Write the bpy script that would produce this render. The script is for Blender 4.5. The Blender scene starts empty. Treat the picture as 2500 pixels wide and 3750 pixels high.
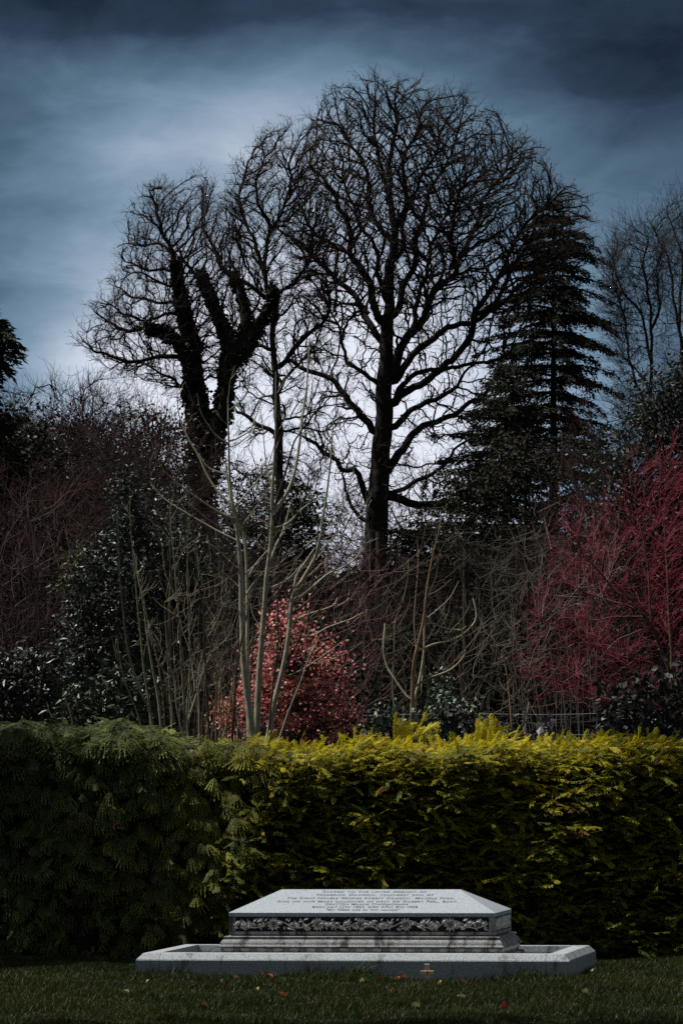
import bpy, math, random
import numpy as np
from mathutils import Vector, Matrix

# ------------------------------------------------------------------ camera, sky, sun
SC = bpy.context.scene
COL = SC.collection
F = 16892.0                      # focal length in pixels of the 2500x3750 photograph
PITCH = math.atan((2732 - 1875) / F)
ROLL = math.radians(0.28)
CAM = np.array([0.0, 0.0, 1.6])
fw = np.array([0, math.cos(PITCH), math.sin(PITCH)])
r0 = np.array([1.0, 0, 0]); u0 = np.cross(r0, fw)
rt = r0 * math.cos(ROLL) - u0 * math.sin(ROLL)
up = u0 * math.cos(ROLL) + r0 * math.sin(ROLL)

cd = bpy.data.cameras.new("camera"); cam = bpy.data.objects.new("camera", cd); COL.objects.link(cam)
cd.sensor_fit = 'VERTICAL'; cd.sensor_height = 36; cd.lens = F / 3750 * 36
cd.clip_start = 0.5; cd.clip_end = 3000
m = Matrix(((rt[0], up[0], -fw[0], CAM[0]), (rt[1], up[1], -fw[1], CAM[1]), (rt[2], up[2], -fw[2], CAM[2]), (0, 0, 0, 1)))
cam.matrix_world = m
SC.camera = cam

def P(x, y, Y):
    """world point(s) seen at photograph pixel x, y at the distance Y"""
    x = np.asarray(x, float); y = np.asarray(y, float); Y = np.asarray(Y, float)
    d = fw + ((x - 1250) / F)[..., None] * rt + ((1875 - y) / F)[..., None] * up
    t = (Y - CAM[1]) / d[..., 1]
    return CAM + d * t[..., None]

SUN = Vector((-0.50, 0.10, 0.82)).normalized()
AMBIENT = 0.125
SUN_STRENGTH = 4.9
sd = bpy.data.lights.new("sun", 'SUN'); sd.energy = SUN_STRENGTH; sd.angle = math.radians(0.6); sd.color = (1.0, 0.95, 0.86)
so = bpy.data.objects.new("sun", sd); COL.objects.link(so)
so.rotation_euler = SUN.to_track_quat('Z', 'Y').to_euler(); so.location = (-20, -10, 40)
SC.view_settings.view_transform = 'Standard'; SC.view_settings.look = 'None'
SC.view_settings.exposure = 0.0; SC.view_settings.gamma = 1.0
SC.cycles.max_bounces = 4; SC.cycles.diffuse_bounces = 2; SC.cycles.glossy_bounces = 2
SC.cycles.transmission_bounces = 2; SC.cycles.use_denoising = False
SC.cycles.caustics_reflective = False; SC.cycles.caustics_refractive = False

def make_world():
    w = bpy.data.worlds.new("World"); SC.world = w; w.use_nodes = True
    nt = w.node_tree; nt.nodes.clear(); N = nt.nodes; L = nt.links
    def math_(op, a, b=None, c=None):
        n = N.new('ShaderNodeMath'); n.operation = op
        for i, v in enumerate((a, b, c)):
            if v is None: continue
            if isinstance(v, (int, float)): n.inputs[i].default_value = v
            else: L.new(v, n.inputs[i])
        return n.outputs[0]
    tc = N.new('ShaderNodeTexCoord'); sep = N.new('ShaderNodeSeparateXYZ'); L.new(tc.outputs['Generated'], sep.inputs[0])
    X, Yy, Z = sep.outputs
    ys = math_('MAXIMUM', Yy, 0.02)
    U = math_('DIVIDE', X, ys); V = math_('DIVIDE', Z, ys)
    comb = N.new('ShaderNodeCombineXYZ')
    L.new(math_('MULTIPLY', U, 14.0), comb.inputs[0]); L.new(math_('MULTIPLY', V, 46.0), comb.inputs[1])
    nz = N.new('ShaderNodeTexNoise'); nz.inputs['Scale'].default_value = 1.0; nz.inputs['Detail'].default_value = 6; nz.inputs['Roughness'].default_value = .5
    L.new(comb.outputs[0], nz.inputs['Vector'])
    warp = math_('MULTIPLY', math_('SUBTRACT', nz.outputs[0], 0.5), 1.0)
    Uw = math_('ADD', U, math_('MULTIPLY', warp, 0.030)); Vw = math_('ADD', V, math_('MULTIPLY', warp, 0.022))
    def gauss(px, py, sx, sy, amp):
        a = math_('DIVIDE', math_('SUBTRACT', Uw, (px - 1250) / F), sx / F)
        b = math_('DIVIDE', math_('SUBTRACT', Vw, (2732 - py) / F), sy / F)
        q = math_('ADD', math_('MULTIPLY', a, a), math_('MULTIPLY', b, b))
        return math_('MULTIPLY', math_('EXPONENT', math_('MULTIPLY', q, -0.5)), amp)
    acc = math_('ADD', 0.215, math_('MULTIPLY', warp, 0.16))
    comb2 = N.new('ShaderNodeCombineXYZ'); L.new(math_('MULTIPLY', Uw, 55.0), comb2.inputs[0]); L.new(math_('MULTIPLY', Vw, 100.0), comb2.inputs[1]); comb2.inputs[2].default_value = 3.7
    nb = N.new('ShaderNodeTexNoise'); nb.inputs['Scale'].default_value = 1.0; nb.inputs['Detail'].default_value = 9; nb.inputs['Roughness'].default_value = .62
    L.new(comb2.outputs[0], nb.inputs['Vector'])
    acc = math_('ADD', acc, math_('MULTIPLY', math_('SUBTRACT', nb.outputs[0], 0.5), 0.24))
    for g in ((1180, 1700, 600, 620, 1.02), (760, 570, 560, 120, .26), (1050, 330, 700, 130, .19), (1500, 900, 900, 420, .10), (480, 1330, 360, 280, .30),
              (2380, 240, 420, 150, -.22), (300, 0, 800, 80, -.13), (60, 520, 260, 90, -.06),
              (2450, 900, 300, 500, .03), (1700, 0, 700, 60, -.05), (100, 950, 500, 120, .06)):
        acc = math_('ADD', acc, gauss(*g))
    cr = N.new('ShaderNodeValToRGB'); L.new(acc, cr.inputs[0])
    E = cr.color_ramp.elements
    E[0].position = 0.0; E[0].color = (.004, .008, .020, 1)
    E[1].position = 1.0; E[1].color = (.80, .84, .95, 1)
    for p, c in ((.18, (.030, .052, .090)), (.34, (.080, .143, .215)), (.52, (.188, .290, .400)), (.78, (.50, .575, .70))):
        e = E.new(p); e.color = (*c, 1)
    # the rest of the dome: an even dark overcast, with a little clear sky behind it
    sky = N.new('ShaderNodeTexSky'); sky.sky_type = 'NISHITA'; sky.sun_disc = False
    sky.sun_elevation = math.asin(SUN.z); sky.sun_rotation = math.atan2(SUN.x, SUN.y)
    sk = N.new('ShaderNodeVectorMath'); sk.operation = 'SCALE'; sk.inputs['Scale'].default_value = 0.0015
    L.new(sky.outputs[0], sk.inputs[0])
    n2 = N.new('ShaderNodeTexNoise'); n2.inputs['Scale'].default_value = 3.0; n2.inputs['Detail'].default_value = 4
    L.new(tc.outputs['Generated'], n2.inputs['Vector'])
    ov = N.new('ShaderNodeMix'); ov.data_type = 'RGBA'; L.new(n2.outputs[0], ov.inputs[0])
    ov.inputs[6].default_value = (AMBIENT * .58, AMBIENT * .67, AMBIENT * .78, 1)
    ov.inputs[7].default_value = (AMBIENT * 1.22, AMBIENT * 1.36, AMBIENT * 1.5, 1)
    ad = N.new('ShaderNodeVectorMath'); ad.operation = 'ADD'; L.new(ov.outputs[2], ad.inputs[0]); L.new(sk.outputs[0], ad.inputs[1])
    # blend factor: the bright bank of cloud fills the part of the sky ahead, low over the trees
    mr = N.new('ShaderNodeMapRange'); mr.inputs['From Min'].default_value = .20; mr.inputs['From Max'].default_value = .42
    L.new(V, mr.inputs['Value'])
    mr2 = N.new('ShaderNodeMapRange'); mr2.inputs['From Min'].default_value = .25; mr2.inputs['From Max'].default_value = .6
    L.new(math_('ABSOLUTE', U), mr2.inputs['Value'])
    fac = math_('MAXIMUM', mr.outputs[0], mr2.outputs[0])
    fac = math_('MAXIMUM', fac, math_('LESS_THAN', Yy, 0.03))
    mx = N.new('ShaderNodeMix'); mx.data_type = 'RGBA'; L.new(fac, mx.inputs[0]); L.new(cr.outputs[0], mx.inputs[6]); L.new(ad.outputs[0], mx.inputs[7])
    bg = N.new('ShaderNodeBackground'); L.new(mx.outputs[2], bg.inputs[0]); bg.inputs[1].default_value = 1.0
    out = N.new('ShaderNodeOutputWorld'); L.new(bg.outputs[0], out.inputs[0])
make_world()

# ------------------------------------------------------------------ helpers
RNG = np.random.default_rng(7)

def material(name, color=(.1, .1, .1), rough=.85, attr=False, noise=None, bump=None, translucent=0.0, spec=.3, stain=None):
    mt = bpy.data.materials.new(name); mt.use_nodes = True
    nt = mt.node_tree; N = nt.nodes; L = nt.links
    b = N['Principled BSDF']; b.inputs['Roughness'].default_value = rough
    b.inputs['Specular IOR Level'].default_value = spec
    tc = N.new('ShaderNodeTexCoord')
    if attr:
        a = N.new('ShaderNodeAttribute'); a.attribute_name = 'Col'; c = a.outputs['Color']
    else:
        v = N.new('ShaderNodeRGB'); v.outputs[0].default_value = (*color, 1); c = v.outputs[0]
    if noise:                                    # (scale, low multiplier, high multiplier)
        n = N.new('ShaderNodeTexNoise'); n.inputs['Scale'].default_value = noise[0]; n.inputs['Detail'].default_value = 8; n.inputs['Roughness'].default_value = .65
        L.new(tc.outputs['Object'], n.inputs['Vector'])
        mr = N.new('ShaderNodeMapRange'); mr.inputs['From Min'].default_value = .3; mr.inputs['From Max'].default_value = .7
        mr.inputs['To Min'].default_value = noise[1]; mr.inputs['To Max'].default_value = noise[2]; L.new(n.outputs[0], mr.inputs['Value'])
        s = N.new('ShaderNodeVectorMath'); s.operation = 'SCALE'; L.new(c, s.inputs[0]); L.new(mr.outputs[0], s.inputs['Scale']); c = s.outputs[0]
    for stain in (stain if isinstance(stain, list) else [stain] if stain else []):      # (scale, threshold, colour) grime and lichen patches
        n = N.new('ShaderNodeTexNoise'); n.inputs['Scale'].default_value = stain[0]; n.inputs['Detail'].default_value = 7; n.inputs['Roughness'].default_value = .7
        mp = N.new('ShaderNodeMapping'); mp.inputs['Scale'].default_value = (1.6, 1.6, .40); L.new(tc.outputs['Object'], mp.inputs[0]); L.new(mp.outputs[0], n.inputs['Vector'])
        mr = N.new('ShaderNodeMapRange'); mr.inputs['From Min'].default_value = stain[1]; mr.inputs['From Max'].default_value = stain[1] + .12
        L.new(n.outputs[0], mr.inputs['Value'])
        x = N.new('ShaderNodeMix'); x.data_type = 'RGBA'; L.new(mr.outputs[0], x.inputs[0]); L.new(c, x.inputs[6]); x.inputs[7].default_value = (*stain[2], 1); c = x.outputs[2]
    L.new(c, b.inputs['Base Color'])
    if bump:
        n = N.new('ShaderNodeTexNoise'); n.inputs['Scale'].default_value = bump[0]; n.inputs['Detail'].default_value = 6
        L.new(tc.outputs['Object'], n.inputs['Vector'])
        bp = N.new('ShaderNodeBump'); bp.inputs['Strength'].default_value = bump[1]; bp.inputs['Distance'].default_value = bump[2]
        L.new(n.outputs[0], bp.inputs['Height']); L.new(bp.outputs[0], b.inputs['Normal'])
    if translucent > 0:
        t = N.new('ShaderNodeBsdfTranslucent'); L.new(c, t.inputs[0])
        ms = N.new('ShaderNodeMixShader'); ms.inputs[0].default_value = translucent
        L.new(b.outputs[0], ms.inputs[1]); L.new(t.outputs[0], ms.inputs[2]); L.new(ms.outputs[0], N['Material Output'].inputs[0])
    return mt

class MB:
    """collects vertices, faces (3 or 4 corners) and vertex colours, then links them as one mesh object"""
    def __init__(s): s.v = []; s.q = []; s.t = []; s.c = []; s.n = 0
    def add(s, v, q=None, t=None, col=(1, 1, 1)):
        v = np.asarray(v, float).reshape(-1, 3)
        s.v.append(v)
        if q is not None and len(q): s.q.append(np.asarray(q).reshape(-1, 4) + s.n)
        if t is not None and len(t): s.t.append(np.asarray(t).reshape(-1, 3) + s.n)
        c = np.asarray(col, float)
        s.c.append(np.broadcast_to(c, (len(v), 3)) if c.ndim == 1 else c)
        s.n += len(v)
    def box(s, x0, x1, y0, y1, z0, z1, col=(1, 1, 1)):
        v = [(x, y, z) for z in (z0, z1) for y in (y0, y1) for x in (x0, x1)]
        s.add(v, [(0, 2, 3, 1), (4, 5, 7, 6), (0, 1, 5, 4), (2, 6, 7, 3), (0, 4, 6, 2), (1, 3, 7, 5)], col=col)
    def build(s, name, mat, parent=None, smooth=False, tm=None):
        me = bpy.data.meshes.new(name)
        v = np.concatenate(s.v); nv = len(v)
        q = np.concatenate(s.q) if s.q else np.zeros((0, 4), int); t = np.concatenate(s.t) if s.t else np.zeros((0, 3), int)
        idx = np.concatenate([q.ravel(), t.ravel()]).astype(np.int32)
        st = np.concatenate([np.arange(len(q)) * 4, len(q) * 4 + np.arange(len(t)) * 3]).astype(np.int32)
        if tm is not None: v = v - np.asarray(tm)
        me.vertices.add(nv); me.vertices.foreach_set('co', v.astype(np.float32).ravel())
        me.loops.add(len(idx)); me.loops.foreach_set('vertex_index', idx)
        me.polygons.add(len(st)); me.polygons.foreach_set('loop_start', st)
        me.polygons.foreach_set('use_smooth', np.full(len(st), bool(smooth)))
        me.update(calc_edges=True)
        ca = me.color_attributes.new('Col', 'FLOAT_COLOR', 'POINT')
        c = np.concatenate([np.concatenate(s.c), np.ones((nv, 1))], axis=1)
        ca.data.foreach_set('color', c.astype(np.float32).ravel())
        me.materials.append(mat)
        o = bpy.data.objects.new(name, me); COL.objects.link(o)
        if parent: o.parent = parent
        return o

def tag(o, label=None, cat=None, group=None, kind=None):
    if label: o['label'] = label
    if cat: o['category'] = cat
    if group: o['group'] = group
    if kind: o['kind'] = kind
    return o

def empty(name, loc, label, cat, group=None, rz=0):
    o = bpy.data.objects.new(name, None); COL.objects.link(o)
    o.location = [float(a) for a in loc]; o.rotation_euler = (0, 0, rz); o.empty_display_size = .2
    return tag(o, label, cat, group)

def norm(a): return a / np.maximum(np.linalg.norm(a, axis=-1, keepdims=True), 1e-9)

def rings(pos, dirs, rad, sides):
    ref = np.tile(np.array([0.05, 1.0, 0.0]), (len(pos), 1))
    s = norm(np.cross(dirs, ref)); u = np.cross(s, dirs)
    a = np.arange(sides) * 2 * np.pi / sides
    return pos[:, None] + rad[:, None, None] * (np.cos(a)[None, :, None] * s[:, None] + np.sin(a)[None, :, None] * u[:, None])

def chains(mb, pts, rad, sides=3, col=(.1, .1, .1)):
    """pts (M,S,3), rad (M,S): M tubes of S points"""
    M, S, _ = pts.shape
    if M == 0: return
    d = np.empty_like(pts); d[:, 1:-1] = pts[:, 2:] - pts[:, :-2]; d[:, 0] = pts[:, 1] - pts[:, 0]; d[:, -1] = pts[:, -1] - pts[:, -2]
    v = rings(pts.reshape(-1, 3), norm(d.reshape(-1, 3)), rad.reshape(-1), sides)
    base = (np.arange(M)[:, None] * S + np.arange(S - 1)[None]).ravel() * sides
    k = np.arange(sides); k2 = (k + 1) % sides
    q = np.stack([base[:, None] + k, base[:, None] + k2, base[:, None] + sides + k2, base[:, None] + sides + k], -1)
    c = np.asarray(col, float)
    if c.ndim == 2: c = np.repeat(c, S * sides, axis=0)
    mb.add(v, q, col=c)

def tube(mb, pts, rad, sides=6, col=(.1, .1, .1)):
    chains(mb, np.asarray(pts, float)[None], np.asarray(rad, float)[None], sides, col)

def catmull(pts, n=4):
    p = np.asarray(pts, float)
    if len(p) < 3:
        return np.concatenate([p[i] + (p[i + 1] - p[i]) * np.linspace(0, 1, n, endpoint=False)[:, None] for i in range(len(p) - 1)] + [p[-1:]])
    a = np.concatenate([[2 * p[0] - p[1]], p, [2 * p[-1] - p[-2]]]); out = []
    for i in range(1, len(a) - 2):
        t = np.linspace(0, 1, n, endpoint=False)[:, None]
        out.append(.5 * ((2 * a[i]) + (-a[i - 1] + a[i + 1]) * t + (2 * a[i - 1] - 5 * a[i] + 4 * a[i + 1] - a[i + 2]) * t ** 2 + (-a[i - 1] + 3 * a[i] - 3 * a[i + 1] + a[i + 2]) * t ** 3))
    out.append(p[-1:])
    return np.concatenate(out)

def inpoly(x, y, poly):
    c = np.zeros(len(x), bool); n = len(poly)
    for i in range(n):
        x1, y1 = poly[i]; x2, y2 = poly[(i + 1) % n]
        cond = ((y1 > y) != (y2 > y)) & (x < (x2 - x1) * (y - y1) / ((y2 - y1) or 1e-9) + x1)
        c ^= cond
    return c

def sample_crown(poly, Y, n, depth=.8, rng=RNG, weight=None, maxd=99):
    """points in the volume whose outline, seen from the lawn, is poly; as deep as it is wide (times depth)"""
    p = np.array(poly, float); lo = p.min(0); hi = p.max(0); X = []; Z = []; got = 0
    while got < n:
        x = rng.uniform(lo[0], hi[0], n * 2); y = rng.uniform(lo[1], hi[1], n * 2); ok = inpoly(x, y, poly)
        if weight is not None: ok &= rng.random(len(x)) < weight(x, y)
        X.append(x[ok]); Z.append(y[ok]); got += ok.sum()
    x = np.concatenate(X)[:n]; y = np.concatenate(Z)[:n]
    ys = np.linspace(lo[1] + 1, hi[1] - 1, 60); gx = np.linspace(lo[0], hi[0], 120)
    ext = []
    for yy in ys:
        ins = gx[inpoly(gx, np.full(120, yy), poly)]
        ext.append((ins.min(), ins.max()) if len(ins) else (lo[0], hi[0]))
    ext = np.array(ext); a = np.interp(y, ys, ext[:, 0]); b = np.interp(y, ys, ext[:, 1])
    h = np.maximum((b - a) / 2, 1); u = np.clip((x - (a + b) / 2) / h, -1, 1)
    dd = np.minimum(h * Y / F * depth, maxd) * np.sqrt(1 - u * u + .04)
    return P(x, y, Y + rng.uniform(-1, 1, n) * dd)

# ------------------------------------------------------------------ bare trees grown by space colonisation from traced limbs
def colonize(pos, par, att, step, dk, iters=90, jitter=.25, lift=.1, rng=RNG, di=None, maxnodes=60000, radial=None):
    pos = [np.asarray(pos, float)]; par = [np.asarray(par, int)]
    allp = pos[0]; n = len(allp); att = np.asarray(att, float)
    kids = np.zeros(200000, np.int16)
    def near(a, b):
        bi = np.zeros(len(a), int); bd = np.full(len(a), 1e9)
        for s in range(0, len(b), 1500):
            bb = b[s:s + 1500]
            d = (a * a).sum(1)[:, None] + (bb * bb).sum(1)[None] - 2 * a @ bb.T
            j = d.argmin(1); dm = d[np.arange(len(a)), j]; k = dm < bd; bd[k] = dm[k]; bi[k] = j[k] + s
        return bi, np.sqrt(np.maximum(bd, 0))
    cen = att.mean(0)
    att = att - cen; allp = allp - cen; P0 = allp
    idx, dist = near(att, allp); store = [allp]
    for it in range(iters):
        keep = dist > dk; att = att[keep]; idx = idx[keep]; dist = dist[keep]
        if len(att) < 3 or n > maxnodes: break
        use = np.ones(len(att), bool) if di is None else dist < di
        if not use.any(): break
        full = np.concatenate(store) if len(store) > 1 else store[0]; store = [full]
        acc = np.zeros((n, 3)); dv = norm(att[use] - full[idx[use]]); np.add.at(acc, idx[use], dv)
        act = np.unique(idx[use]); act = act[kids[act] < 3]
        if len(act) == 0: break
        d = norm(acc[act]) + rng.normal(0, jitter, (len(act), 3)); d[:, 2] += lift
        if radial is not None: d += norm(full[act] - (np.asarray(radial[0]) - cen)) * radial[1]
        new = full[act] + norm(d) * step
        kids[act] += 1
        store.append(new); par.append(act)
        i2, d2 = near(att, new); b = d2 < dist; idx[b] = i2[b] + n; dist[b] = d2[b]
        n += len(new)
    full = np.concatenate(store) + cen
    return full, np.concatenate(par)

def twig_sets(mb, p, d, L, r, rng, levels=2, segs=3, n2=3, col=(.08, .06, .05), bend=.55, spread=.9, colvar=.25, lift=.12):
    """fine forked twigs from points p heading d"""
    cur_p, cur_d, cur_L, cur_r = p, norm(d), L * rng.uniform(.6, 1.3, len(p)), np.full(len(p), r)
    for lv in range(levels):
        M = len(cur_p)
        pts = np.zeros((M, segs + 1, 3)); pts[:, 0] = cur_p; dd = cur_d.copy()
        for k in range(segs):
            dd = norm(dd + rng.normal(0, bend / 2, (M, 3)) + np.array([0, 0, lift / 2])); pts[:, k + 1] = pts[:, k] + dd * (cur_L / segs)[:, None]
        rad = cur_r[:, None] * np.linspace(1, .55, segs + 1)[None]
        cc = np.asarray(col)[None] * rng.uniform(1 - colvar, 1 + colvar, (M, 1))
        chains(mb, pts, rad, 3, cc)
        if lv == levels - 1: break
        pick = rng.integers(1, segs + 1, (M, n2)); ii = np.repeat(np.arange(M), n2)
        np_ = pts[ii, pick.ravel()]; base = norm(pts[ii, pick.ravel()] - pts[ii, pick.ravel() - 1])
        nd = norm(base + rng.normal(0, spread / 1.4, (len(ii), 3)))
        cur_p, cur_d, cur_L, cur_r = np_, nd, np.repeat(cur_L, n2) * rng.uniform(.4, .75, len(ii)), np.repeat(cur_r, n2) * .75

def skeleton(limbs, Y, step, rng, wob=.25):
    """limbs: (points px, r_start px, r_end px, depth slope); the first is the trunk. -> pos, par, rmin"""
    pos = []; par = []; rm = []
    for li, (pts, ra, rb, k) in enumerate(limbs):
        pp = catmull(pts, 5)
        seg = np.linalg.norm(np.diff(pp, axis=0), axis=1); cum = np.concatenate([[0], np.cumsum(seg)]); tot = cum[-1]
        npx = step * F / Y; cnt = max(2, int(tot / npx) + 1); s = np.linspace(0, tot, cnt)
        x = np.interp(s, cum, pp[:, 0]); y = np.interp(s, cum, pp[:, 1])
        wv = np.cumsum(rng.normal(0, 1, cnt)); wv = (wv - np.linspace(wv[0], wv[-1], cnt)) * npx * wob * .35
        if li: x = x + wv * .6; y = y + rng.normal(0, npx * wob * .3, cnt)
        r = ra + (rb - ra) * (s / tot) ** .8
        if li == 0:
            w = P(x, y, Y + k * s * Y / F); q = -1; start = 0
        else:
            allp = np.array(pos); a3 = P(x[0], y[0], Y)
            dd = (allp[:, 0] - a3[0]) ** 2 + (allp[:, 2] - a3[2]) ** 2; q = int(dd.argmin()); Y0 = allp[q, 1]
            w = P(x, y, Y0 + k * s * Y / F * (1 - .35 * s / tot)); start = 1
        for i in range(start, cnt):
            pos.append(w[i]); par.append(q); rm.append(r[i] * Y / F); q = len(pos) - 1
    return np.array(pos), np.array(par), np.array(rm)

def grow_mesh(pos, par, rmin, tip, expo, sides_big, thick, old, young, rng, rmax_young, mb_thick, mb_thin):
    n = len(pos); area = np.zeros(n); kidc = np.zeros(n, int); np.add.at(kidc, par[par >= 0], 1)
    rad = np.zeros(n); mainc = np.full(n, -1)
    for i in range(n - 1, -1, -1):
        rad[i] = max(tip, area[i] ** (1 / expo)) if kidc[i] else tip
        if i < len(rmin): rad[i] = max(rmin[i], min(rad[i], rmin[i] * 1.25))
        p = par[i]
        if p >= 0:
            area[p] += rad[i] ** expo
            if mainc[p] < 0 or rad[i] > rad[mainc[p]]: mainc[p] = i
    has = par >= 0; d = np.zeros((n, 3)); d[has] = pos[has] - pos[par[has]]
    if (~has).any(): d[~has] = (0, 0, 1)
    d = norm(d); dn = d.copy(); k = mainc >= 0; dn[k] = norm(d[k] + d[mainc[k]])
    jit = rng.uniform(.75, 1.25, (n, 1))
    t = np.clip((rad - tip) / (rmax_young - tip), 0, 1)[:, None]
    col = (np.asarray(young)[None] * (1 - t) + np.asarray(old)[None] * t) * jit
    kids = np.where(has)[0]; pa = par[kids]; ismain = mainc[pa] == kids
    big = rad[kids] > thick
    for sel, mb, sides in ((big, mb_thick, sides_big), (~big, mb_thin, 4)):
        ks = kids[sel]
        if len(ks) == 0: continue
        ps = par[ks]; im = mainc[ps] == ks
        # start ring
        sr = np.where(im, rad[ps] * 1.0, np.minimum(rad[ks] * 1.15, rad[ps])); sdir = np.where(im[:, None], dn[ps], d[ks])
        v0 = rings(pos[ps], sdir, sr, sides); v1 = rings(pos[ks], dn[ks], rad[ks], sides)
        M = len(ks); v = np.concatenate([v0, v1], 1).reshape(-1, 3)
        b = np.arange(M)[:, None] * 2 * sides; kk = np.arange(sides)[None]; k2 = (kk + 1) % sides
        q = np.stack([b + kk, b + k2, b + sides + k2, b + sides + kk], -1)
        mb.add(v, q, col=np.repeat(col[ks], 2 * sides, axis=0))
    return rad, dn

def bare_tree(name, label, Y, limbs, poly, natt, mat, step=.2, dk=None, depth=.7, old=(.05, .042, .035), young=(.05, .04, .033), tip=.010,
              thick=.05, seed=1, ntwig=9000, twigL=.5, twigr=.006, weight=None, lift=.1, jitter=.25, expo=2.3, group=None, wob=.25,
              cat='tree', levels=2, rmax=.06, n2=3, wmul=None, crown='branches', sides=8, di=None, radial=None, bend=.45, kink=.42):
    rng = np.random.default_rng(seed)
    pos, par, rm = skeleton(limbs, Y, step, rng, wob)
    att = sample_crown(poly, Y, natt, depth, rng, weight)
    full, fpar = colonize(pos, par, att, step, dk or step * 1.6, jitter=jitter, lift=lift, rng=rng, di=di, radial=radial)
    # crooked growth: a smooth random field bends every limb a little
    rel = full - full[0]; fq = .35 / step; am = step * kink; ph = rng.uniform(0, 6.28, 9)
    def fld(a_, b_, c_, p_): return np.sin(fq * (a_ * 1.7 + b_ * .9) + p_) * .6 + np.sin(fq * (b_ * 2.3 - a_ * 1.1 + c_ * .7) + 2 * p_) * .5 + np.sin(fq * (a_ * 4.1 + c_ * 3.1 - b_ * 3.3) + 3 * p_) * .3
    wgt = np.ones(len(full)); wgt[:len(rm)] = np.clip(1.3 - rm / (rm.max() + 1e-9) * 1.6, 0, 1)
    full = full + am * wgt[:, None] * np.stack([fld(rel[:, 2], rel[:, 0], rel[:, 1], ph[0]), fld(rel[:, 0], rel[:, 2], rel[:, 1], ph[1]), .7 * fld(rel[:, 0], rel[:, 1], rel[:, 2], ph[2])], -1)
    a, b = MB(), MB()
    rad, dn = grow_mesh(full, fpar, rm, tip, expo, sides, thick, old, young, rng, rmax, a, b)
    if ntwig:
        cand = np.where((rad < tip * 3.2) & (np.arange(len(full)) >= len(pos) * 0))[0]
        ii = rng.choice(cand, ntwig)
        d = norm(dn[ii] + rng.normal(0, .55, (ntwig, 3)))
        twig_sets(b, full[ii], d, twigL, twigr, rng, levels=levels, col=young, n2=n2, bend=bend, lift=lift)
    base = full[0]
    root = empty(name, (base[0], base[1], 0.0), label, cat, group)
    tm = (base[0], base[1], 0.0)
    a.build('trunk', mat, root, True, tm); b.build(crown, mat, root, True, tm)
    return root, full, rad, tm

# ------------------------------------------------------------------ leaves
def leaf_quads(mb, pts, L, W, rng, dirs=None, col=(.05, .08, .03), colvar=.3, droop=0., curl=.25, flat=None, tint=None):
    n = len(pts)
    if n == 0: return
    d = norm(rng.normal(0, 1, (n, 3)) + (0 if dirs is None else np.asarray(dirs)) + np.array([0, 0, -droop]))
    nr = rng.normal(0, 1, (n, 3)) + (np.array([0, 0, 0]) if flat is None else np.asarray(flat))
    s = norm(np.cross(d, nr)); u = np.cross(s, d)
    l = L * rng.uniform(.65, 1.3, (n, 1)); w = W * rng.uniform(.7, 1.25, (n, 1))
    b = pts; t = pts + d * l - u * l * curl * .5
    mid = pts + d * l * .48 + u * l * curl * .12
    v = np.stack([b, mid + s * w * .5, t, mid - s * w * .5], 1).reshape(-1, 3)
    q = np.arange(n * 4).reshape(-1, 4)
    c = np.asarray(col)[None] * rng.uniform(1 - colvar, 1 + colvar, (n, 1)) if np.ndim(col) == 1 else np.asarray(col) * rng.uniform(1 - colvar, 1 + colvar, (n, 1))
    if tint is not None:
        m_ = rng.random(n) < tint[0]; c[m_] = np.asarray(tint[1])[None] * rng.uniform(.7, 1.3, (m_.sum(), 1))
    mb.add(v, q, col=np.repeat(c, 4, axis=0))

def evergreen(name, label, Y, poly, trunk, nclump, perclump, crad, leaf, mat_leaf, mat_bark, col, seed=1, depth=.7, flatz=.5, group=None, cat='tree',
              tint=None, weight=None, droop=.3, rt=12, colvar=.35, bark=(.04, .033, .028), limb=True, foliage='foliage', maxd=99, maxlen=1e9):
    """clumps of leaves spread through a crown, each clump carried by a limb from the trunk"""
    rng = np.random.default_rng(seed)
    cl = sample_crown(poly, Y, nclump, depth, rng, weight, maxd)
    ii = np.repeat(np.arange(nclump), perclump); size = crad * rng.uniform(.5, 1.4, nclump)
    off = rng.normal(0, 1, (len(ii), 3)) * np.array([1, 1, flatz]) * .5
    pts = cl[ii] + off * size[ii][:, None]
    cc = np.asarray(col)[None] * rng.uniform(1 - colvar, 1 + colvar, (nclump, 1))
    f = MB(); leaf_quads(f, pts, leaf[0], leaf[1], rng, dirs=off * 1.2, col=cc[ii], colvar=.25, droop=droop, tint=tint)
    tp = catmull(trunk, 4); w = P(tp[:, 0], tp[:, 1], np.full(len(tp), Y)); g = MB()
    tube(g, w, np.linspace(rt, rt * .25, len(w)) * Y / F, 8, bark)
    if limb:
        pts4 = np.zeros((nclump, 5, 3)); 
        dz = w[:, 2][None] - (cl[:, 2][:, None] - .35 * np.abs(cl[:, 0] - w[0, 0])[:, None])
        j = np.abs(dz).argmin(1); a = w[j]
        for k in range(5):
            t = k / 4; pts4[:, k] = a + (cl - a) * t + np.array([0, 0, 1]) * (np.sin(t * np.pi) * .05 * np.linalg.norm(cl - a, axis=1))[:, None] + (rng.normal(0, .03, (nclump, 3)) * np.linalg.norm(cl - a, axis=1)[:, None] if 0 < k < 4 else 0)
        rr = np.clip(np.linalg.norm(cl - a, axis=1) * .012, .008, .06)
        ok = np.linalg.norm(cl - a, axis=1) < maxlen
        chains(g, pts4[ok], (rr[:, None] * np.linspace(1, .3, 5)[None])[ok], 4, np.asarray(bark))
    root = empty(name, (w[0, 0], w[0, 1], 0), label, cat, group); tm = (w[0, 0], w[0, 1], 0)
    g.build('trunk', mat_bark, root, True, tm); f.build(foliage, mat_leaf, root, False, tm)
    return root

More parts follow.
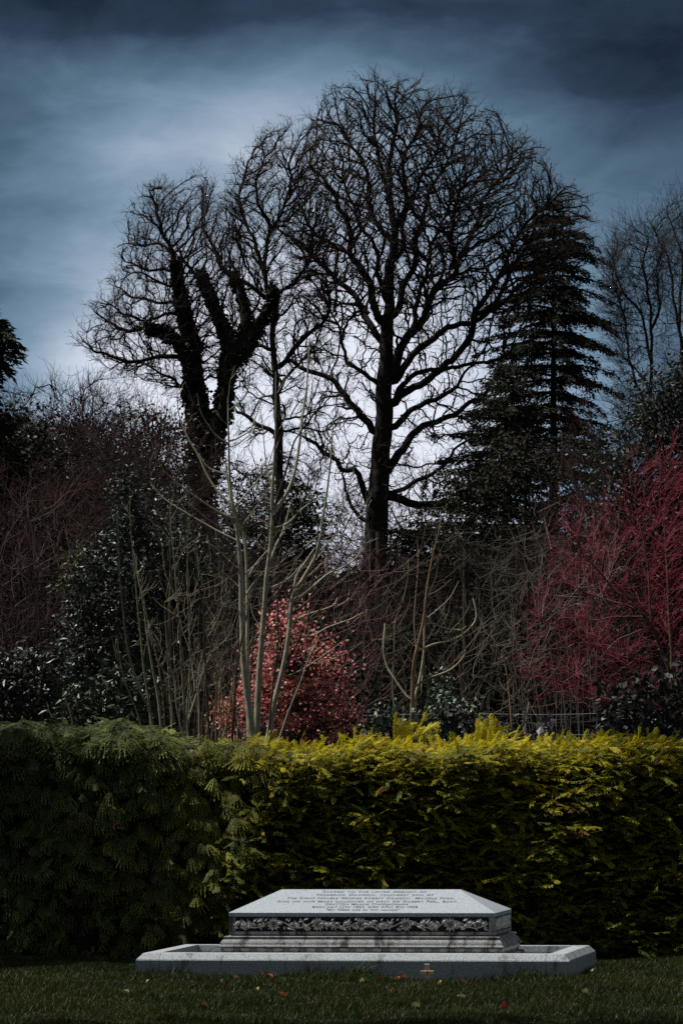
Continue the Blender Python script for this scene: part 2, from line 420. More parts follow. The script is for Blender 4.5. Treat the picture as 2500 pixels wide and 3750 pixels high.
M_BARK = material('bark', attr=True, rough=.9, noise=(6, .55, 1.4), bump=(25, .6, .02))
M_TWIG = material('twig_bark', attr=True, rough=.7)
M_LEAF = material('leaf', attr=True, rough=.5, translucent=.25, spec=.4)
M_GLOSS = material('glossy_leaf', attr=True, rough=.46, spec=.6)
M_NEEDLE = material('conifer_needles', attr=True, rough=.7, translucent=.1, spec=.2)
M_SPRAY = material('cypress_spray', attr=True, rough=.6, translucent=.35, spec=.25)
# ------------------------------------------------------------------ the ground
M_LAWN = material('lawn_soil', (.012, .017, .005), rough=.95, noise=(3.5, .5, 1.5), bump=(60, .6, .02))
M_GRASS = material('grass_blade', attr=True, rough=.55, translucent=.25, spec=.3)
def lawn_h(x, y): return .012 * np.sin(x * 1.3 + y * .7) + .010 * np.sin(x * 2.9 - y * 1.9)
g = MB(); xs = np.concatenate([[-900, -200, -40], np.linspace(-6, 6, 61), [40, 200, 900]]); ys = np.concatenate([[-200, 0, 15], np.linspace(22, 36, 71), [60, 120, 300, 1500]])
gx, gy = np.meshgrid(xs, ys); inner = (np.abs(gx) < 6) & (gy > 22) & (gy < 36); gz = np.where(inner, lawn_h(gx, gy), 0)
gv = np.stack([gx, gy, gz], -1).reshape(-1, 3); nx = len(xs)
gi = (np.arange(len(ys) - 1)[:, None] * nx + np.arange(nx - 1)[None]).ravel()
g.add(gv, np.stack([gi, gi + 1, gi + 1 + nx, gi + nx], -1))
tag(g.build('lawn', M_LAWN, None, True), kind='structure')
def in_kerb(x, y):
    dx = x - .05; dy = y - 32.0; c, s = math.cos(math.radians(-10)), math.sin(math.radians(-10))
    lx = dx * c + dy * s; ly = -dx * s + dy * c
    return (np.abs(lx) < 1.53) & (ly > -.01) & (ly < 1.53)
def make_grass():
    rng = np.random.default_rng(3); n = 330000
    y = 24.6 + 10.4 * rng.random(n) ** .8; x = rng.uniform(-1, 1, n) * (y * .078 + .12)
    k = ~in_kerb(x, y); x = x[k]; y = y[k]; n = len(x)
    z = lawn_h(x, y)
    h = rng.uniform(.018, .042, n) * (1 + .5 * np.sin(x * 5 + np.sin(y * 3) * 2)) 
    # longer where the mower does not reach: along the kerb and under the hedge
    cx = (x - .05); edge = np.exp(-((y - (32.0 - .176 * cx) + .03) / .07) ** 2) * (.6 + .4 * np.sin(x * 9) * np.sin(x * 3.7)) * (np.abs(cx) < 1.75)
    h = h * (1 + 2.6 * edge * rng.random(n) ** 2)
    a = rng.uniform(0, 2 * np.pi, n); lean = rng.normal(0, .45, (n, 2)); w = rng.uniform(.0025, .0045, n)
    p = np.stack([x, y, z - .003], -1); s = np.stack([np.cos(a), np.sin(a), np.zeros(n)], -1) * w[:, None]
    tip = p + np.stack([lean[:, 0] * h, lean[:, 1] * h, h], -1)
    v = np.stack([p - s, p + s, tip], 1).reshape(-1, 3)
    patch = .5 + .5 * np.sin(x * 2.1 + 1.3 * np.sin(y * 1.7)) * np.sin(y * 2.3 + x)
    c = np.stack([.023 + .024 * patch, .042 + .022 * patch, np.full(n, .006)], -1) * rng.uniform(.35, 1.15, (n, 1))
    dry = rng.random(n) < .05; c[dry] = np.array([.09, .07, .025]) * rng.uniform(.6, 1.1, (dry.sum(), 1))
    b = MB(); b.add(v, t=np.arange(n * 3).reshape(-1, 3), col=np.repeat(c, 3, axis=0))
    tag(b.build('grass', M_GRASS), 'short mown grass covering the lawn in front of the tomb', 'grass', kind='stuff')
make_grass()

def tuft(x, y, n, h, name, label, group):
    rng = np.random.default_rng(int(x * 10)); p0 = P(x, y, 31.95 - .176 * (float(P(x, y, 32)[0]) - .05)); b = MB()
    a = rng.uniform(0, 6.28, n); lean = np.abs(rng.normal(0, .45, n)); hh = h * rng.uniform(.5, 1.2, n)
    pts = np.zeros((n, 4, 3)); base = np.array([p0[0], p0[1] - .03, 0]) + np.stack([rng.normal(0, .045, n), rng.normal(0, .015, n), np.zeros(n)], -1)
    for k in range(4):
        t = k / 3; pts[:, k] = base + np.stack([np.cos(a) * lean * hh * t * t, np.sin(a) * lean * hh * t * t * .5, hh * t * (1 - .25 * lean * t)], -1)
    c = np.array([.05, .09, .018])[None] * rng.uniform(.5, 1.4, (n, 1))
    chains(b, pts, np.tile(np.array([.0028, .0026, .002, .0006]), (n, 1)), 3, c)
    o = b.build(name, M_GRASS, None, True, (p0[0], p0[1], 0)); o.location = (p0[0], p0[1], 0)
    tag(o, label, 'grass', group)
for x, y, n, h, lab in ((1305, 3575, 70, .115, 'tallest dark grass tuft, against the kerb left of the little cross'), (1375, 3575, 40, .07, 'low grass tuft between the tallest tuft and the little cross'),
                        (1920, 3580, 60, .075, 'grass tuft at the right end of the front kerb'), (960, 3570, 35, .06, 'small grass tuft along the left half of the front kerb')):
    tuft(x, y, n, h, 'grass_tuft', lab, 'grass tufts along the front kerb')

# ------------------------------------------------------------------ the tomb
M_GRAN = material('grey_granite', (.37, .42, .48), rough=.6, noise=(90, .62, 1.35), bump=(120, .35, .004), stain=[(4, .585, (.24, .27, .30)), (26, .62, (.15, .17, .19)), (9, .68, (.50, .52, .48))], spec=.35)
M_GRAN2 = material('weathered_granite', (.30, .31, .32), rough=.75, noise=(70, .5, 1.45), bump=(90, .5, .005), stain=[(6, .50, (.05, .05, .045)), (20, .60, (.11, .11, .10)), (11, .66, (.42, .42, .38))], spec=.3)
M_KERB = material('kerb_granite', (.36, .40, .44), rough=.7, noise=(85, .5, 1.5), bump=(110, .6, .006), stain=[(5, .55, (.14, .15, .14)), (24, .60, (.16, .175, .185)), (9, .68, (.48, .50, .46))], spec=.3)
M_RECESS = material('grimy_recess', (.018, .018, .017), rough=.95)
M_CARVE = material('carved_stone', (.80, .78, .72), rough=.8, noise=(60, .5, 1.3), bump=(90, .5, .004), spec=.2)
M_LETTER = material('lead_lettering', (.10, .12, .155), rough=.55, noise=(25, .6, 1.7))
tomb = empty('chest_tomb', (.05, 32.0, 0), 'low grey granite chest tomb with hipped inscribed lid, carved frieze and moulded base', 'tomb', rz=math.radians(-10))
kerbset = empty('grave_kerb', (.05, 32.0, 0), 'rectangular grey granite kerb with bevelled top laid on the lawn around the chest tomb', 'grave kerb', rz=math.radians(-10))

def kerb_block(x0, x1, y0, y1, l, r, f, b, h=.165, ch=.046):
    m_ = MB(); zb = h - ch; e = .004
    v = [(x0, y0, -.05), (x1, y0, -.05), (x1, y1, -.05), (x0, y1, -.05), (x0, y0, zb - e), (x1, y0, zb - e), (x1, y1, zb - e), (x0, y1, zb - e)]
    q = [(0, 1, 5, 4), (1, 2, 6, 5), (2, 3, 7, 6), (3, 0, 4, 7)]
    def ring(t, z):
        return [(x0 + l * t, y0 + f * t, z), (x1 - r * t, y0 + f * t, z), (x1 - r * t, y1 - b * t, z), (x0 + l * t, y1 - b * t, z)]
    v += ring(.08, zb + e); v += ring(.93, h - e * .6); v += ring(1.1, h)
    for s in (4, 8, 12): q += [(s, s + 1, s + 5, s + 4), (s + 1, s + 2, s + 6, s + 5), (s + 2, s + 3, s + 7, s + 6), (s + 3, s, s + 4, s + 7)]
    q.append((16, 17, 18, 19))
    m_.add(v, q); return m_.build('kerb_block', M_KERB, kerbset)
K = 1.52; T = .165; I = .045; D = 1.5; G = .003
kerb_block(-K, -K + T, 0, T, I, 0, I, 0); kerb_block(K - T, K, 0, T, 0, I, I, 0)
kerb_block(-K, -K + T, D - T, D, I, 0, 0, I); kerb_block(K - T, K, D - T, D, 0, I, 0, I)
kerb_block(-K + T + G, K - T - G, .001, T - .004, 0, 0, I, .008); kerb_block(-K + T + G, K - T - G, D - T + .004, D - .001, 0, 0, .008, I)
kerb_block(-K + .001, -K + T - .004, T + G, D - T - G, I, .008, 0, 0); kerb_block(K - T + .004, K - .001, T + G, D - T - G, .008, I, 0, 0)
g = MB(); g.box(-K + .1, K - .1, .1, D - .1, -.02, .035)
o = g.build('gravel_bed', material('gravel', (.11, .11, .10), rough=.95, noise=(60, .3, 1.6), bump=(80, 1, .02)), kerbset)

CX, CY, HX, HY = .015, .75, .943, .40
def sweep(mb, prof, hx=HX, hy=HY, cx=CX, cy=CY, cap=True):
    v = []; q = []
    for o_, z in prof: v += [(cx - hx - o_, cy - hy - o_, z), (cx + hx + o_, cy - hy - o_, z), (cx + hx + o_, cy + hy + o_, z), (cx - hx - o_, cy + hy + o_, z)]
    for i in range(len(prof) - 1):
        s = i * 4; q += [(s, s + 1, s + 5, s + 4), (s + 1, s + 2, s + 6, s + 5), (s + 2, s + 3, s + 7, s + 6), (s + 3, s, s + 4, s + 7)]
    if cap: e = (len(prof) - 1) * 4; q.append((e, e + 1, e + 2, e + 3))
    mb.add(v, q)
b = MB(); sweep(b, [(.085, 0), (.085, .142), (.080, .147), (.05, .149)]); b.build('base_slab', M_GRAN2, tomb)
b = MB(); sweep(b, [(.048, .150), (.048, .192), (.066, .194), (.068, .202), (.060, .206), (.055, .214), (.052, .226), (.046, .236), (.036, .246), (.028, .254), (.033, .258), (.033, .268), (.020, .271)])
b.build('moulded_plinth', M_GRAN2, tomb)
b = MB(); sweep(b, [(-.012, .272), (-.012, .281), (0, .283), (.0, .303), (-.016, .306), (-.016, .404), (0, .407), (0, .409)], cap=True)
fr = b.build('frieze_box', M_GRAN2, tomb)
zz0, zz1 = .305, .405      # corner stiles framing the carved panels
for sx in (-1, 1):
    for sy in (-1, 1):
        x1 = CX + sx * (HX - .001); x0 = x1 - sx * .045; y1 = CY + sy * (HY - .001); y0 = y1 - sy * .04
        b = MB(); b.box(min(x0, x1), max(x0, x1), min(y0, y1), max(y0, y1), zz0, zz1); b.build('corner_stile', M_GRAN2, fr)
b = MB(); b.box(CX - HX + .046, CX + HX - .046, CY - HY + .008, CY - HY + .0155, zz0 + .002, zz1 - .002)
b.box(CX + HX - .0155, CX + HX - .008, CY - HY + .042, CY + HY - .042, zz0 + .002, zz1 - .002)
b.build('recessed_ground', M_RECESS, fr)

def petal(mb, o_, ax, nr, L, W, H):
    ax = norm(np.array(ax)); s = norm(np.cross(nr, ax)); nr = np.array(nr)
    v = [o_, o_ + ax * L * .45 + s * W / 2, o_ + ax * L, o_ + ax * L * .45 - s * W / 2, o_ + ax * L * .5 + nr * H, o_ + ax * L * .2 + nr * H * .8]
    mb.add(v, t=[(0, 1, 5), (1, 4, 5), (1, 2, 4), (2, 3, 4), (3, 5, 4), (3, 0, 5)])
def carve(mb, ex, nr, org, half, flowers, rng):
    ex = np.array(ex, float); nr = np.array(nr, float); ez = np.array([0, 0, 1.])
    def pt(u, v): return org + ex * u + ez * v
    for f in flowers:
        c = pt(f, 0)
        n_ = 11
        for k in range(n_):
            a = k * 2 * math.pi / n_ + rng.uniform(-.1, .1); ax = ex * math.cos(a) + ez * math.sin(a)
            petal(mb, c + ax * .014, ax, nr, .038, .021, .012)
        for k in range(9):
            a = k * .7; rr = .004 + .0012 * k; ax = ex * math.cos(a * 2) + ez * math.sin(a * 2)
            petal(mb, c + ax * rr, ax, nr, .008, .007, .017)
    # running vine, leaves and buds between the flowers
    us = np.linspace(-half, half, int(half * 130)); wv = np.sin(us * 2 * math.pi / .313 + 1.2) * .026
    tube(mb, np.array([pt(a, c_) + nr * .004 for a, c_ in zip(us, wv)]), np.full(len(us), .0042), 5, (1, 1, 1))
    u = -half + .012
    while u < half - .01:
        near = min([abs(u - f) for f in flowers] + [9])
        if near > .047:
            for s_ in (-1, 1):
                v = s_ * rng.uniform(.004, .03); a = rng.uniform(.2, 1.3) * s_ + (math.pi if rng.random() < .5 else 0)
                ax = ex * math.cos(a) + ez * math.sin(a); L = rng.uniform(.045, .072)
                end = v + math.sin(a) * L
                if abs(end) > .046: L *= max(.3, (.046 - abs(v)) / max(abs(end - v), .001))
                petal(mb, pt(u, v), ax, nr, L, L * .36, .015)
                ax2 = ex * math.cos(a + .6) + ez * math.sin(a + .6) * .6
                if abs(v + (ax2 @ ez) * L * .7) < .046: petal(mb, pt(u + .004, v), ax2, nr, L * .7, L * .3, .010)
        u += rng.uniform(.016, .026)
rng = np.random.default_rng(5); b = MB()
carve(b, (1, 0, 0), (0, -1, 0), np.array([CX, CY - HY + .008, .355]), HX - .052, [-.626, -.31, -.005, .311, .627], rng)
b.build('carved_flower_panel', M_CARVE, fr)
b = MB(); carve(b, (0, 1, 0), (1, 0, 0), np.array([CX + HX - .008, CY, .355]), HY - .046, [-.18, .18], rng); b.build('carved_flower_panel', M_CARVE, fr)
# egg and dart band
b = MB(); n_ = 17; x0 = CX - HX - .05; span = 2 * (HX + .05)
def dome(mb, c, a1, a2, nr, seg=10):
    nr = np.array(nr, float); v = [c + nr]; 
    for f_, hgt in ((.5, .8), (1, 0)):
        for k in range(seg):
            a = k * 2 * math.pi / seg; v.append(c + np.array(a1) * math.cos(a) * f_ + np.array(a2) * math.sin(a) * f_ + nr * hgt)
    t = [(0, 1 + k, 1 + (k + 1) % seg) for k in range(seg)]; q = [(1 + k, 1 + seg + k, 1 + seg + (k + 1) % seg, 1 + (k + 1) % seg) for k in range(seg)]
    mb.add(v, q, t)
for i in range(n_):
    cx_ = x0 + span * (i + .5) / n_
    dome(b, np.array([cx_, CY - HY - .047, .180]), (.042, 0, 0), (0, 0, .018), (0, -.022, 0))
    for s_ in (-.008, .008): dome(b, np.array([cx_ + span / n_ / 2 + s_, CY - HY - .047, .180]), (.0055, 0, 0), (0, 0, .019), (0, -.018, 0), 6)
for i in range(7):
    cy_ = CY - HY - .04 + (2 * HY + .08) * (i + .5) / 7
    dome(b, np.array([CX + HX + .047, cy_, .180]), (0, .042, 0), (0, 0, .018), (.022, 0, 0))
b.build('egg_and_dart_band', M_CARVE, tomb, True)
# lid: low hipped slab
RX, RZ, RY = .64, .585, .03
b = MB(); e = .004
def rect(hx, hy, z): return [(CX - hx, CY - hy, z), (CX + hx, CY - hy, z), (CX + hx, CY + hy, z), (CX - hx, CY + hy, z)]
prof = [rect(HX + .002, HY + .002, .4095), rect(HX + .002, HY + .002, .434), rect(HX - .004, HY - .003, .438), rect(RX + .006, RY + .006, RZ - .003), rect(RX, RY, RZ)]
v = sum(prof, []); q = []
for i in range(4):
    s = i * 4; q += [(s, s + 1, s + 5, s + 4), (s + 1, s + 2, s + 6, s + 5), (s + 2, s + 3, s + 7, s + 6), (s + 3, s, s + 4, s + 7)]
q.append((16, 17, 18, 19)); b.add(v, q); lid = b.build('lid', M_GRAN, tomb)
# inscription, laid on the front slope
slope = math.atan2(RZ - .438, HY - RY); L_ = math.hypot(RZ - .438, HY - RY)
rows = [(.895, 'Sacred to the loved memory of', 1341, 378), (.755, 'Frederick Dawson, youngest son of', 1347, 425), (.61, 'The Right Honble George Robert Dawson  Moyola Park,', 1335, 610),
        (.465, 'And his wife Mary daughter of first Sir Robert Peel, Bart.', 1328, 655), (.345, 'Drayton Manor Staffordshire', 1329, 298),
        (.225, 'Born July 11th 1824, Died April 8th 1908', 1327, 382), (.10, '"My times are in thy hands"', 1322, 265)]
for vv, txt, cpx, wpx in rows:
    cu = bpy.data.curves.new('inscription', 'FONT'); cu.body = txt; cu.size = .05; cu.align_x = 'CENTER'; cu.align_y = 'CENTER'
    cu.small_caps_scale = .80; cu.space_word = 1.3; cu.space_character = 1.1; cu.offset = .0003; cu.extrude = .0006
    for i in range(len(txt)): cu.body_format[i].use_small_caps = True
    to = bpy.data.objects.new('inscription', cu); COL.objects.link(to); cu.materials.append(M_LETTER)
    bpy.context.view_layer.update(); w0 = to.dimensions.x; wm = wpx / 519.0 / math.cos(math.radians(10))
    me = bpy.data.meshes.new_from_object(to.evaluated_get(bpy.context.evaluated_depsgraph_get())); bpy.data.objects.remove(to)
    me.name = 'inscription'; to = bpy.data.objects.new('inscription_line', me); COL.objects.link(to)
    if not me.materials: me.materials.append(M_LETTER)
    sx = wm / max(w0, .01)
    to.parent = lid; lx = CX + (cpx - 1322) / 519.0
    to.scale = (sx, .98, 1); to.rotation_euler = (slope, 0, 0)
    to.location = (lx, CY - HY + .003 + vv * L_ * math.cos(slope), .438 + vv * L_ * math.sin(slope) + .0012)

# small wooden cross with a poppy, stuck in the grass by the kerb
c0 = P(1563, 3578, 31.68); cr_ = empty('remembrance_cross', (c0[0], c0[1], 0), 'tiny pale wooden cross with a red poppy standing in the grass against the front kerb', 'cross', rz=-.1)
M_CROSS = material('pale_wood', (.88, .62, .50), rough=.7, noise=(40, .8, 1.15)); M_ARM = material('yellowed_wood', (.72, .66, .36), rough=.7, noise=(40, .8, 1.15))
def bev(x0, x1, y0, y1, z0, z1, name, mat, par):
    b = MB(); e = .002
    sw = [(x0, y0, z0), (x1, y0, z0), (x1, y1, z0), (x0, y1, z0)]; v = sw + [(p[0], p[1], z1 - e) for p in sw] + [(x0 + e, y0 + e, z1), (x1 - e, y0 + e, z1), (x1 - e, y1 - e, z1), (x0 + e, y1 - e, z1)]
    q = [(0, 1, 5, 4), (1, 2, 6, 5), (2, 3, 7, 6), (3, 0, 4, 7), (4, 5, 9, 8), (5, 6, 10, 9), (6, 7, 11, 10), (7, 4, 8, 11), (8, 9, 10, 11), (3, 2, 1, 0)]
    b.add(v, q); return b.build(name, mat, par)
bev(-.018, .018, -.004, .004, -.04, .108, 'upright', M_CROSS, cr_)
bev(-.047, .047, -.009, -.0045, .036, .062, 'crossbar', M_ARM, cr_)
b = MB()
for k in range(5):
    a = k * 1.2566; ax = np.array([math.cos(a), 0, math.sin(a)]); petal(b, np.array([0, -.0115, .052]) + ax * .002, ax, (0, -1, 0), .011, .011, .003)
b.build('poppy', material('poppy_red', (.55, .03, .08), rough=.7), cr_)

# fallen leaves and petals lying on the grass
M_FALL = material('fallen_leaf', attr=True, rough=.7, translucent=.2)
leaves = [(953, 3580, 'rust red', (.42, .12, .07)), (985, 3588, 'dark red', (.30, .03, .03)), (865, 3592, 'tan', (.45, .26, .12)), (940, 3628, 'straw', (.42, .38, .16)), (808, 3606, 'buff', (.40, .26, .12)), (535, 3606, 'straw', (.40, .36, .14)), (460, 3636, 'dull brown', (.2, .13, .06)),
          (1035, 3654, 'orange brown', (.34, .13, .04)), (1436, 3645, 'pale orange', (.55, .28, .14)), (1456, 3582, 'rusty', (.42, .16, .07)), (1326, 3592, 'pale yellow', (.5, .45, .2)), (1396, 3578, 'red brown', (.32, .07, .03)), (1480, 3574, 'copper', (.40, .15, .06)),
          (1845, 3706, 'crimson', (.35, .02, .02)), (1690, 3656, 'straw', (.42, .38, .16)), (1520, 3688, 'dry grass coloured', (.38, .34, .14)), (1345, 3734, 'pale brown', (.42, .26, .14)), (1692, 3600, 'rust', (.36, .12, .05)), (2165, 3566, 'whitish', (.55, .48, .36)),
          (2140, 3630, 'yellowish', (.40, .36, .12)), (2100, 3700, 'ochre', (.32, .22, .08)), (745, 3682, 'brown', (.25, .15, .07)), (925, 3738, 'beige', (.38, .30, .18)), (1610, 3610, 'yellow brown', (.4, .28, .1)), (700, 3612, 'dark brown', (.14, .08, .04))]
rng = np.random.default_rng(9)
spots = {0: 'by the left half of the front kerb', 1: 'nearer the kerb corner on the left', 2: 'on the open grass right of the middle'}
for i, (x, y, cn, cc) in enumerate(leaves):
    Yd = 1.6 * F / (y - 2732); c = P(x, y, Yd * .985); b = MB(); L = rng.uniform(.035, .06); wd = L * .6; a = rng.uniform(0, 6.28)
    cz, sz = math.cos(a), math.sin(a); pts = []
    for t, w_ in ((0, .0), (.25, .8), (.55, 1), (.8, .6), (1, 0)):
        for s_ in (-1, 0, 1):
            lx = (t - .5) * L; ly = s_ * w_ * wd / 2; lz = .014 * abs(s_) + .012 * math.sin(t * 3.1) + (.01 if s_ > 0 else 0)
            pts.append((lx * cz - ly * sz, lx * sz + ly * cz, lz))
    q = [(3 * k + j, 3 * k + 3 + j, 3 * k + 4 + j, 3 * k + 1 + j) for k in range(4) for j in range(2)]
    b.add(pts, q, col=np.array(cc) * .75); o = b.build('fallen_leaf', M_FALL, None, True); o.location = (c[0], c[1], float(lawn_h(c[0], c[1])) + .026); o.rotation_euler = (rng.uniform(-.5, .1), rng.uniform(-.3, .3), 0)
    side = 'left' if x < 700 else 'left of centre' if x < 1150 else 'centre' if x < 1550 else 'right of centre' if x < 1900 else 'far right'
    dep = 'touching the front kerb' if y < 3595 else 'a hand from the kerb' if y < 3640 else 'midway down the lawn' if y < 3700 else 'at the bottom edge of the lawn'
    tag(o, f'{cn} fallen leaf {dep}, {side}', 'leaf', 'leaves fallen on the lawn')
# ------------------------------------------------------------------ the hedges
def spray_template(rng, pairs=8, sub=3, ang=.75, taper=1.0, width=.42, droop=.35, wleaf=.05):
    """a flat feathery spray of scale-leaved conifer, 1 unit long along +x, lying in xy; returns verts, quads, t(0..1 toward tips)"""
    V = []; Q = []; T = []
    def blade(p, d, L, w, t0, t1):
        p = np.array(p); d = np.array([math.cos(d), math.sin(d)]); s = np.array([-d[1], d[0]])
        i = len(V); a = p; m_ = p + d * L * .5; e_ = p + d * L
        for xx, tt in ((a, t0), (m_ + s * w / 2, (t0 + t1) / 2), (e_, t1), (m_ - s * w / 2, (t0 + t1) / 2)): V.append((xx[0], xx[1])); T.append(tt)
        Q.append((i, i + 1, i + 2, i + 3))
    blade((0, 0), 0, 1.0, .035, 0, .8)
    for k in range(pairs):
        x = .1 + .82 * k / pairs
        L = width * (1 - .75 * (k / pairs) ** 1.3) * rng.uniform(.75, 1.15) * (.6 + .4 * min(1, k / 2))
        for s_ in (-1, 1):
            a = s_ * ang * rng.uniform(.75, 1.15); xx = x + (.05 if s_ > 0 else 0); blade((xx, 0), a, L, wleaf, .2, 1)
            for j in range(sub):
                f = .3 + .6 * j / sub; px = xx + math.cos(a) * L * f; py = math.sin(a) * L * f
                for s2 in (-1, 1): blade((px, py), a + s2 * .6, L * .34 * (1.1 - f * .5), wleaf * .8, .5, 1)
    V = np.array(V); z = -droop * V[:, 0] ** 2 - .25 * np.abs(V[:, 1]) ** 1.5
    return np.column_stack([V, z]), np.array(Q), np.array(T)

def place_sprays(mb, temps, pos, d, nrm, size, cin, cout, rng):
    """d: growth direction, nrm: upper side"""
    n = len(pos); d = norm(d); s = norm(np.cross(nrm, d)); u = np.cross(d, s); which = rng.integers(0, len(temps), n)
    for w, (V, Q, T) in enumerate(temps):
        k = np.where(which == w)[0]
        if len(k) == 0: continue
        sz = size[k][:, None, None]
        v = pos[k][:, None] + sz * (V[None, :, 0:1] * d[k][:, None] + V[None, :, 1:2] * s[k][:, None] + V[None, :, 2:3] * u[k][:, None])
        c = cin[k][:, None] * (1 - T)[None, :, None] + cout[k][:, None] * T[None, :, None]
        q = Q[None] + (np.arange(len(k)) * len(V))[:, None, None]
        mb.add(v.reshape(-1, 3), q.reshape(-1, 4), col=c.reshape(-1, 3))

HS = -.17                                    # the hedge runs at the same slight angle as the tomb
def hedge_front(x, z): return 34.75 + HS * x + .07 * np.sin(x * 2.3 + z * 2) + .05 * np.sin(x * 5.1 - z * 3.7) + .05 * np.maximum(z - 1.2, 0)
def hedge_top(x):
    return np.interp(x, [-7, -2.7, -2.2, -1.8, -1.35, -1.0, -.6, -.2, 1, 2.5, 7], [1.72, 1.74, 1.79, 1.79, 1.72, 1.67, 1.61, 1.59, 1.60, 1.61, 1.57]) + .025 * np.sin(x * 7) + .015 * np.sin(x * 17)
rng = np.random.default_rng(11)
def fan_template(rng, fingers=6, w=.056):
    """a drooping claw of fingers, each set with small scale-leaved side shoots"""
    V = []; Q = []; T = []
    def blade(p, d, L, w, t0, t1, z0, z1):
        d2 = np.array([math.cos(d), math.sin(d)]); s = np.array([-d2[1], d2[0]]); i = len(V)
        for xx, tt, zz in ((p, t0, z0), (p + d2 * L * .5 + s * w / 2, (t0 + t1) / 2, (z0 + z1) / 2 + .01), (p + d2 * L, t1, z1), (p + d2 * L * .5 - s * w / 2, (t0 + t1) / 2, (z0 + z1) / 2 + .01)): V.append((xx[0], xx[1], zz)); T.append(tt)
        Q.append((i, i + 1, i + 2, i + 3))
    for f in range(fingers):
        a = (-.95 + 1.9 * f / (fingers - 1)) * rng.uniform(.85, 1.15); L = (1 - .32 * abs(a)) * rng.uniform(.8, 1.15); p = np.array([.08 * rng.random(), 0.]); n = 5; z = 0
        for k in range(n):
            st = L / n; nz = z - .10 - .10 * k / n; blade(p, a, st * 1.25, w * 1.3, k / n, (k + 1) / n, z, nz)
            if k:
                for s_ in (-1, 1): blade(p, a + s_ * rng.uniform(.5, .8), .17 * (1.15 - k / n) * rng.uniform(.7, 1.2), w, k / n, min(1, k / n + .4), z, z - .05)
            p = p + np.array([math.cos(a), math.sin(a)]) * st; z = nz; a *= .82
    return np.array(V), np.array(Q), np.array(T)
def plume_template(rng, n=9, w=.034):
    """a long ragged golden plume: bent main shoot, side shoots sweeping forward, each with its own small shoots"""
    V = []; Q = []; T = []
    def blade(p, d, L, w, t0, t1, z0, z1):
        d2 = np.array([math.cos(d), math.sin(d)]); s = np.array([-d2[1], d2[0]]); i = len(V)
        for xx, tt, zz in ((p, t0, z0), (p + d2 * L * .45 + s * w / 2, (t0 + t1) / 2, (z0 + z1) / 2), (p + d2 * L, t1, z1), (p + d2 * L * .45 - s * w / 2, (t0 + t1) / 2, (z0 + z1) / 2)): V.append((xx[0], xx[1], zz)); T.append(tt)
        Q.append((i, i + 1, i + 2, i + 3))
    p = np.zeros(2); a = 0.; curve = rng.normal(0, .05)
    for k in range(n):
        t = k / n; st = 1 / n; z = -.12 * t * t; blade(p, a, st * 1.2, w * 1.4, t * .5, t * .5 + .3, z, z - .01)
        for s_ in (-1, 1):
            if rng.random() < .14: continue
            b = a + s_ * rng.uniform(.42, .72); L = (.34 - .22 * t) * rng.uniform(.55, 1.3) * (.5 + .5 * min(1, k / 2)); zz = z - .03 * rng.random() - .05; blade(p, b, L, w, .3, 1, z, zz)
            m = max(2, int(L / .055))
            for j in range(m):
                f = (j + .6) / (m + .3); pp = p + np.array([math.cos(b), math.sin(b)]) * L * f
                for s2 in (-1, 1): blade(pp, b + s2 * .55, .085 * (1.2 - f) * rng.uniform(.7, 1.3), w * .8, .45 + .3 * f, 1, z + (zz - z) * f, z + (zz - z) * f - .01)
        p = p + np.array([math.cos(a), math.sin(a)]) * st; a += curve + rng.normal(0, .03)
    return np.array(V), np.array(Q), np.array(T)
T_DROOP = [fan_template(rng, int(rng.integers(5, 8))) for _ in range(7)]
T_PLUME = [plume_template(rng) for _ in range(8)]

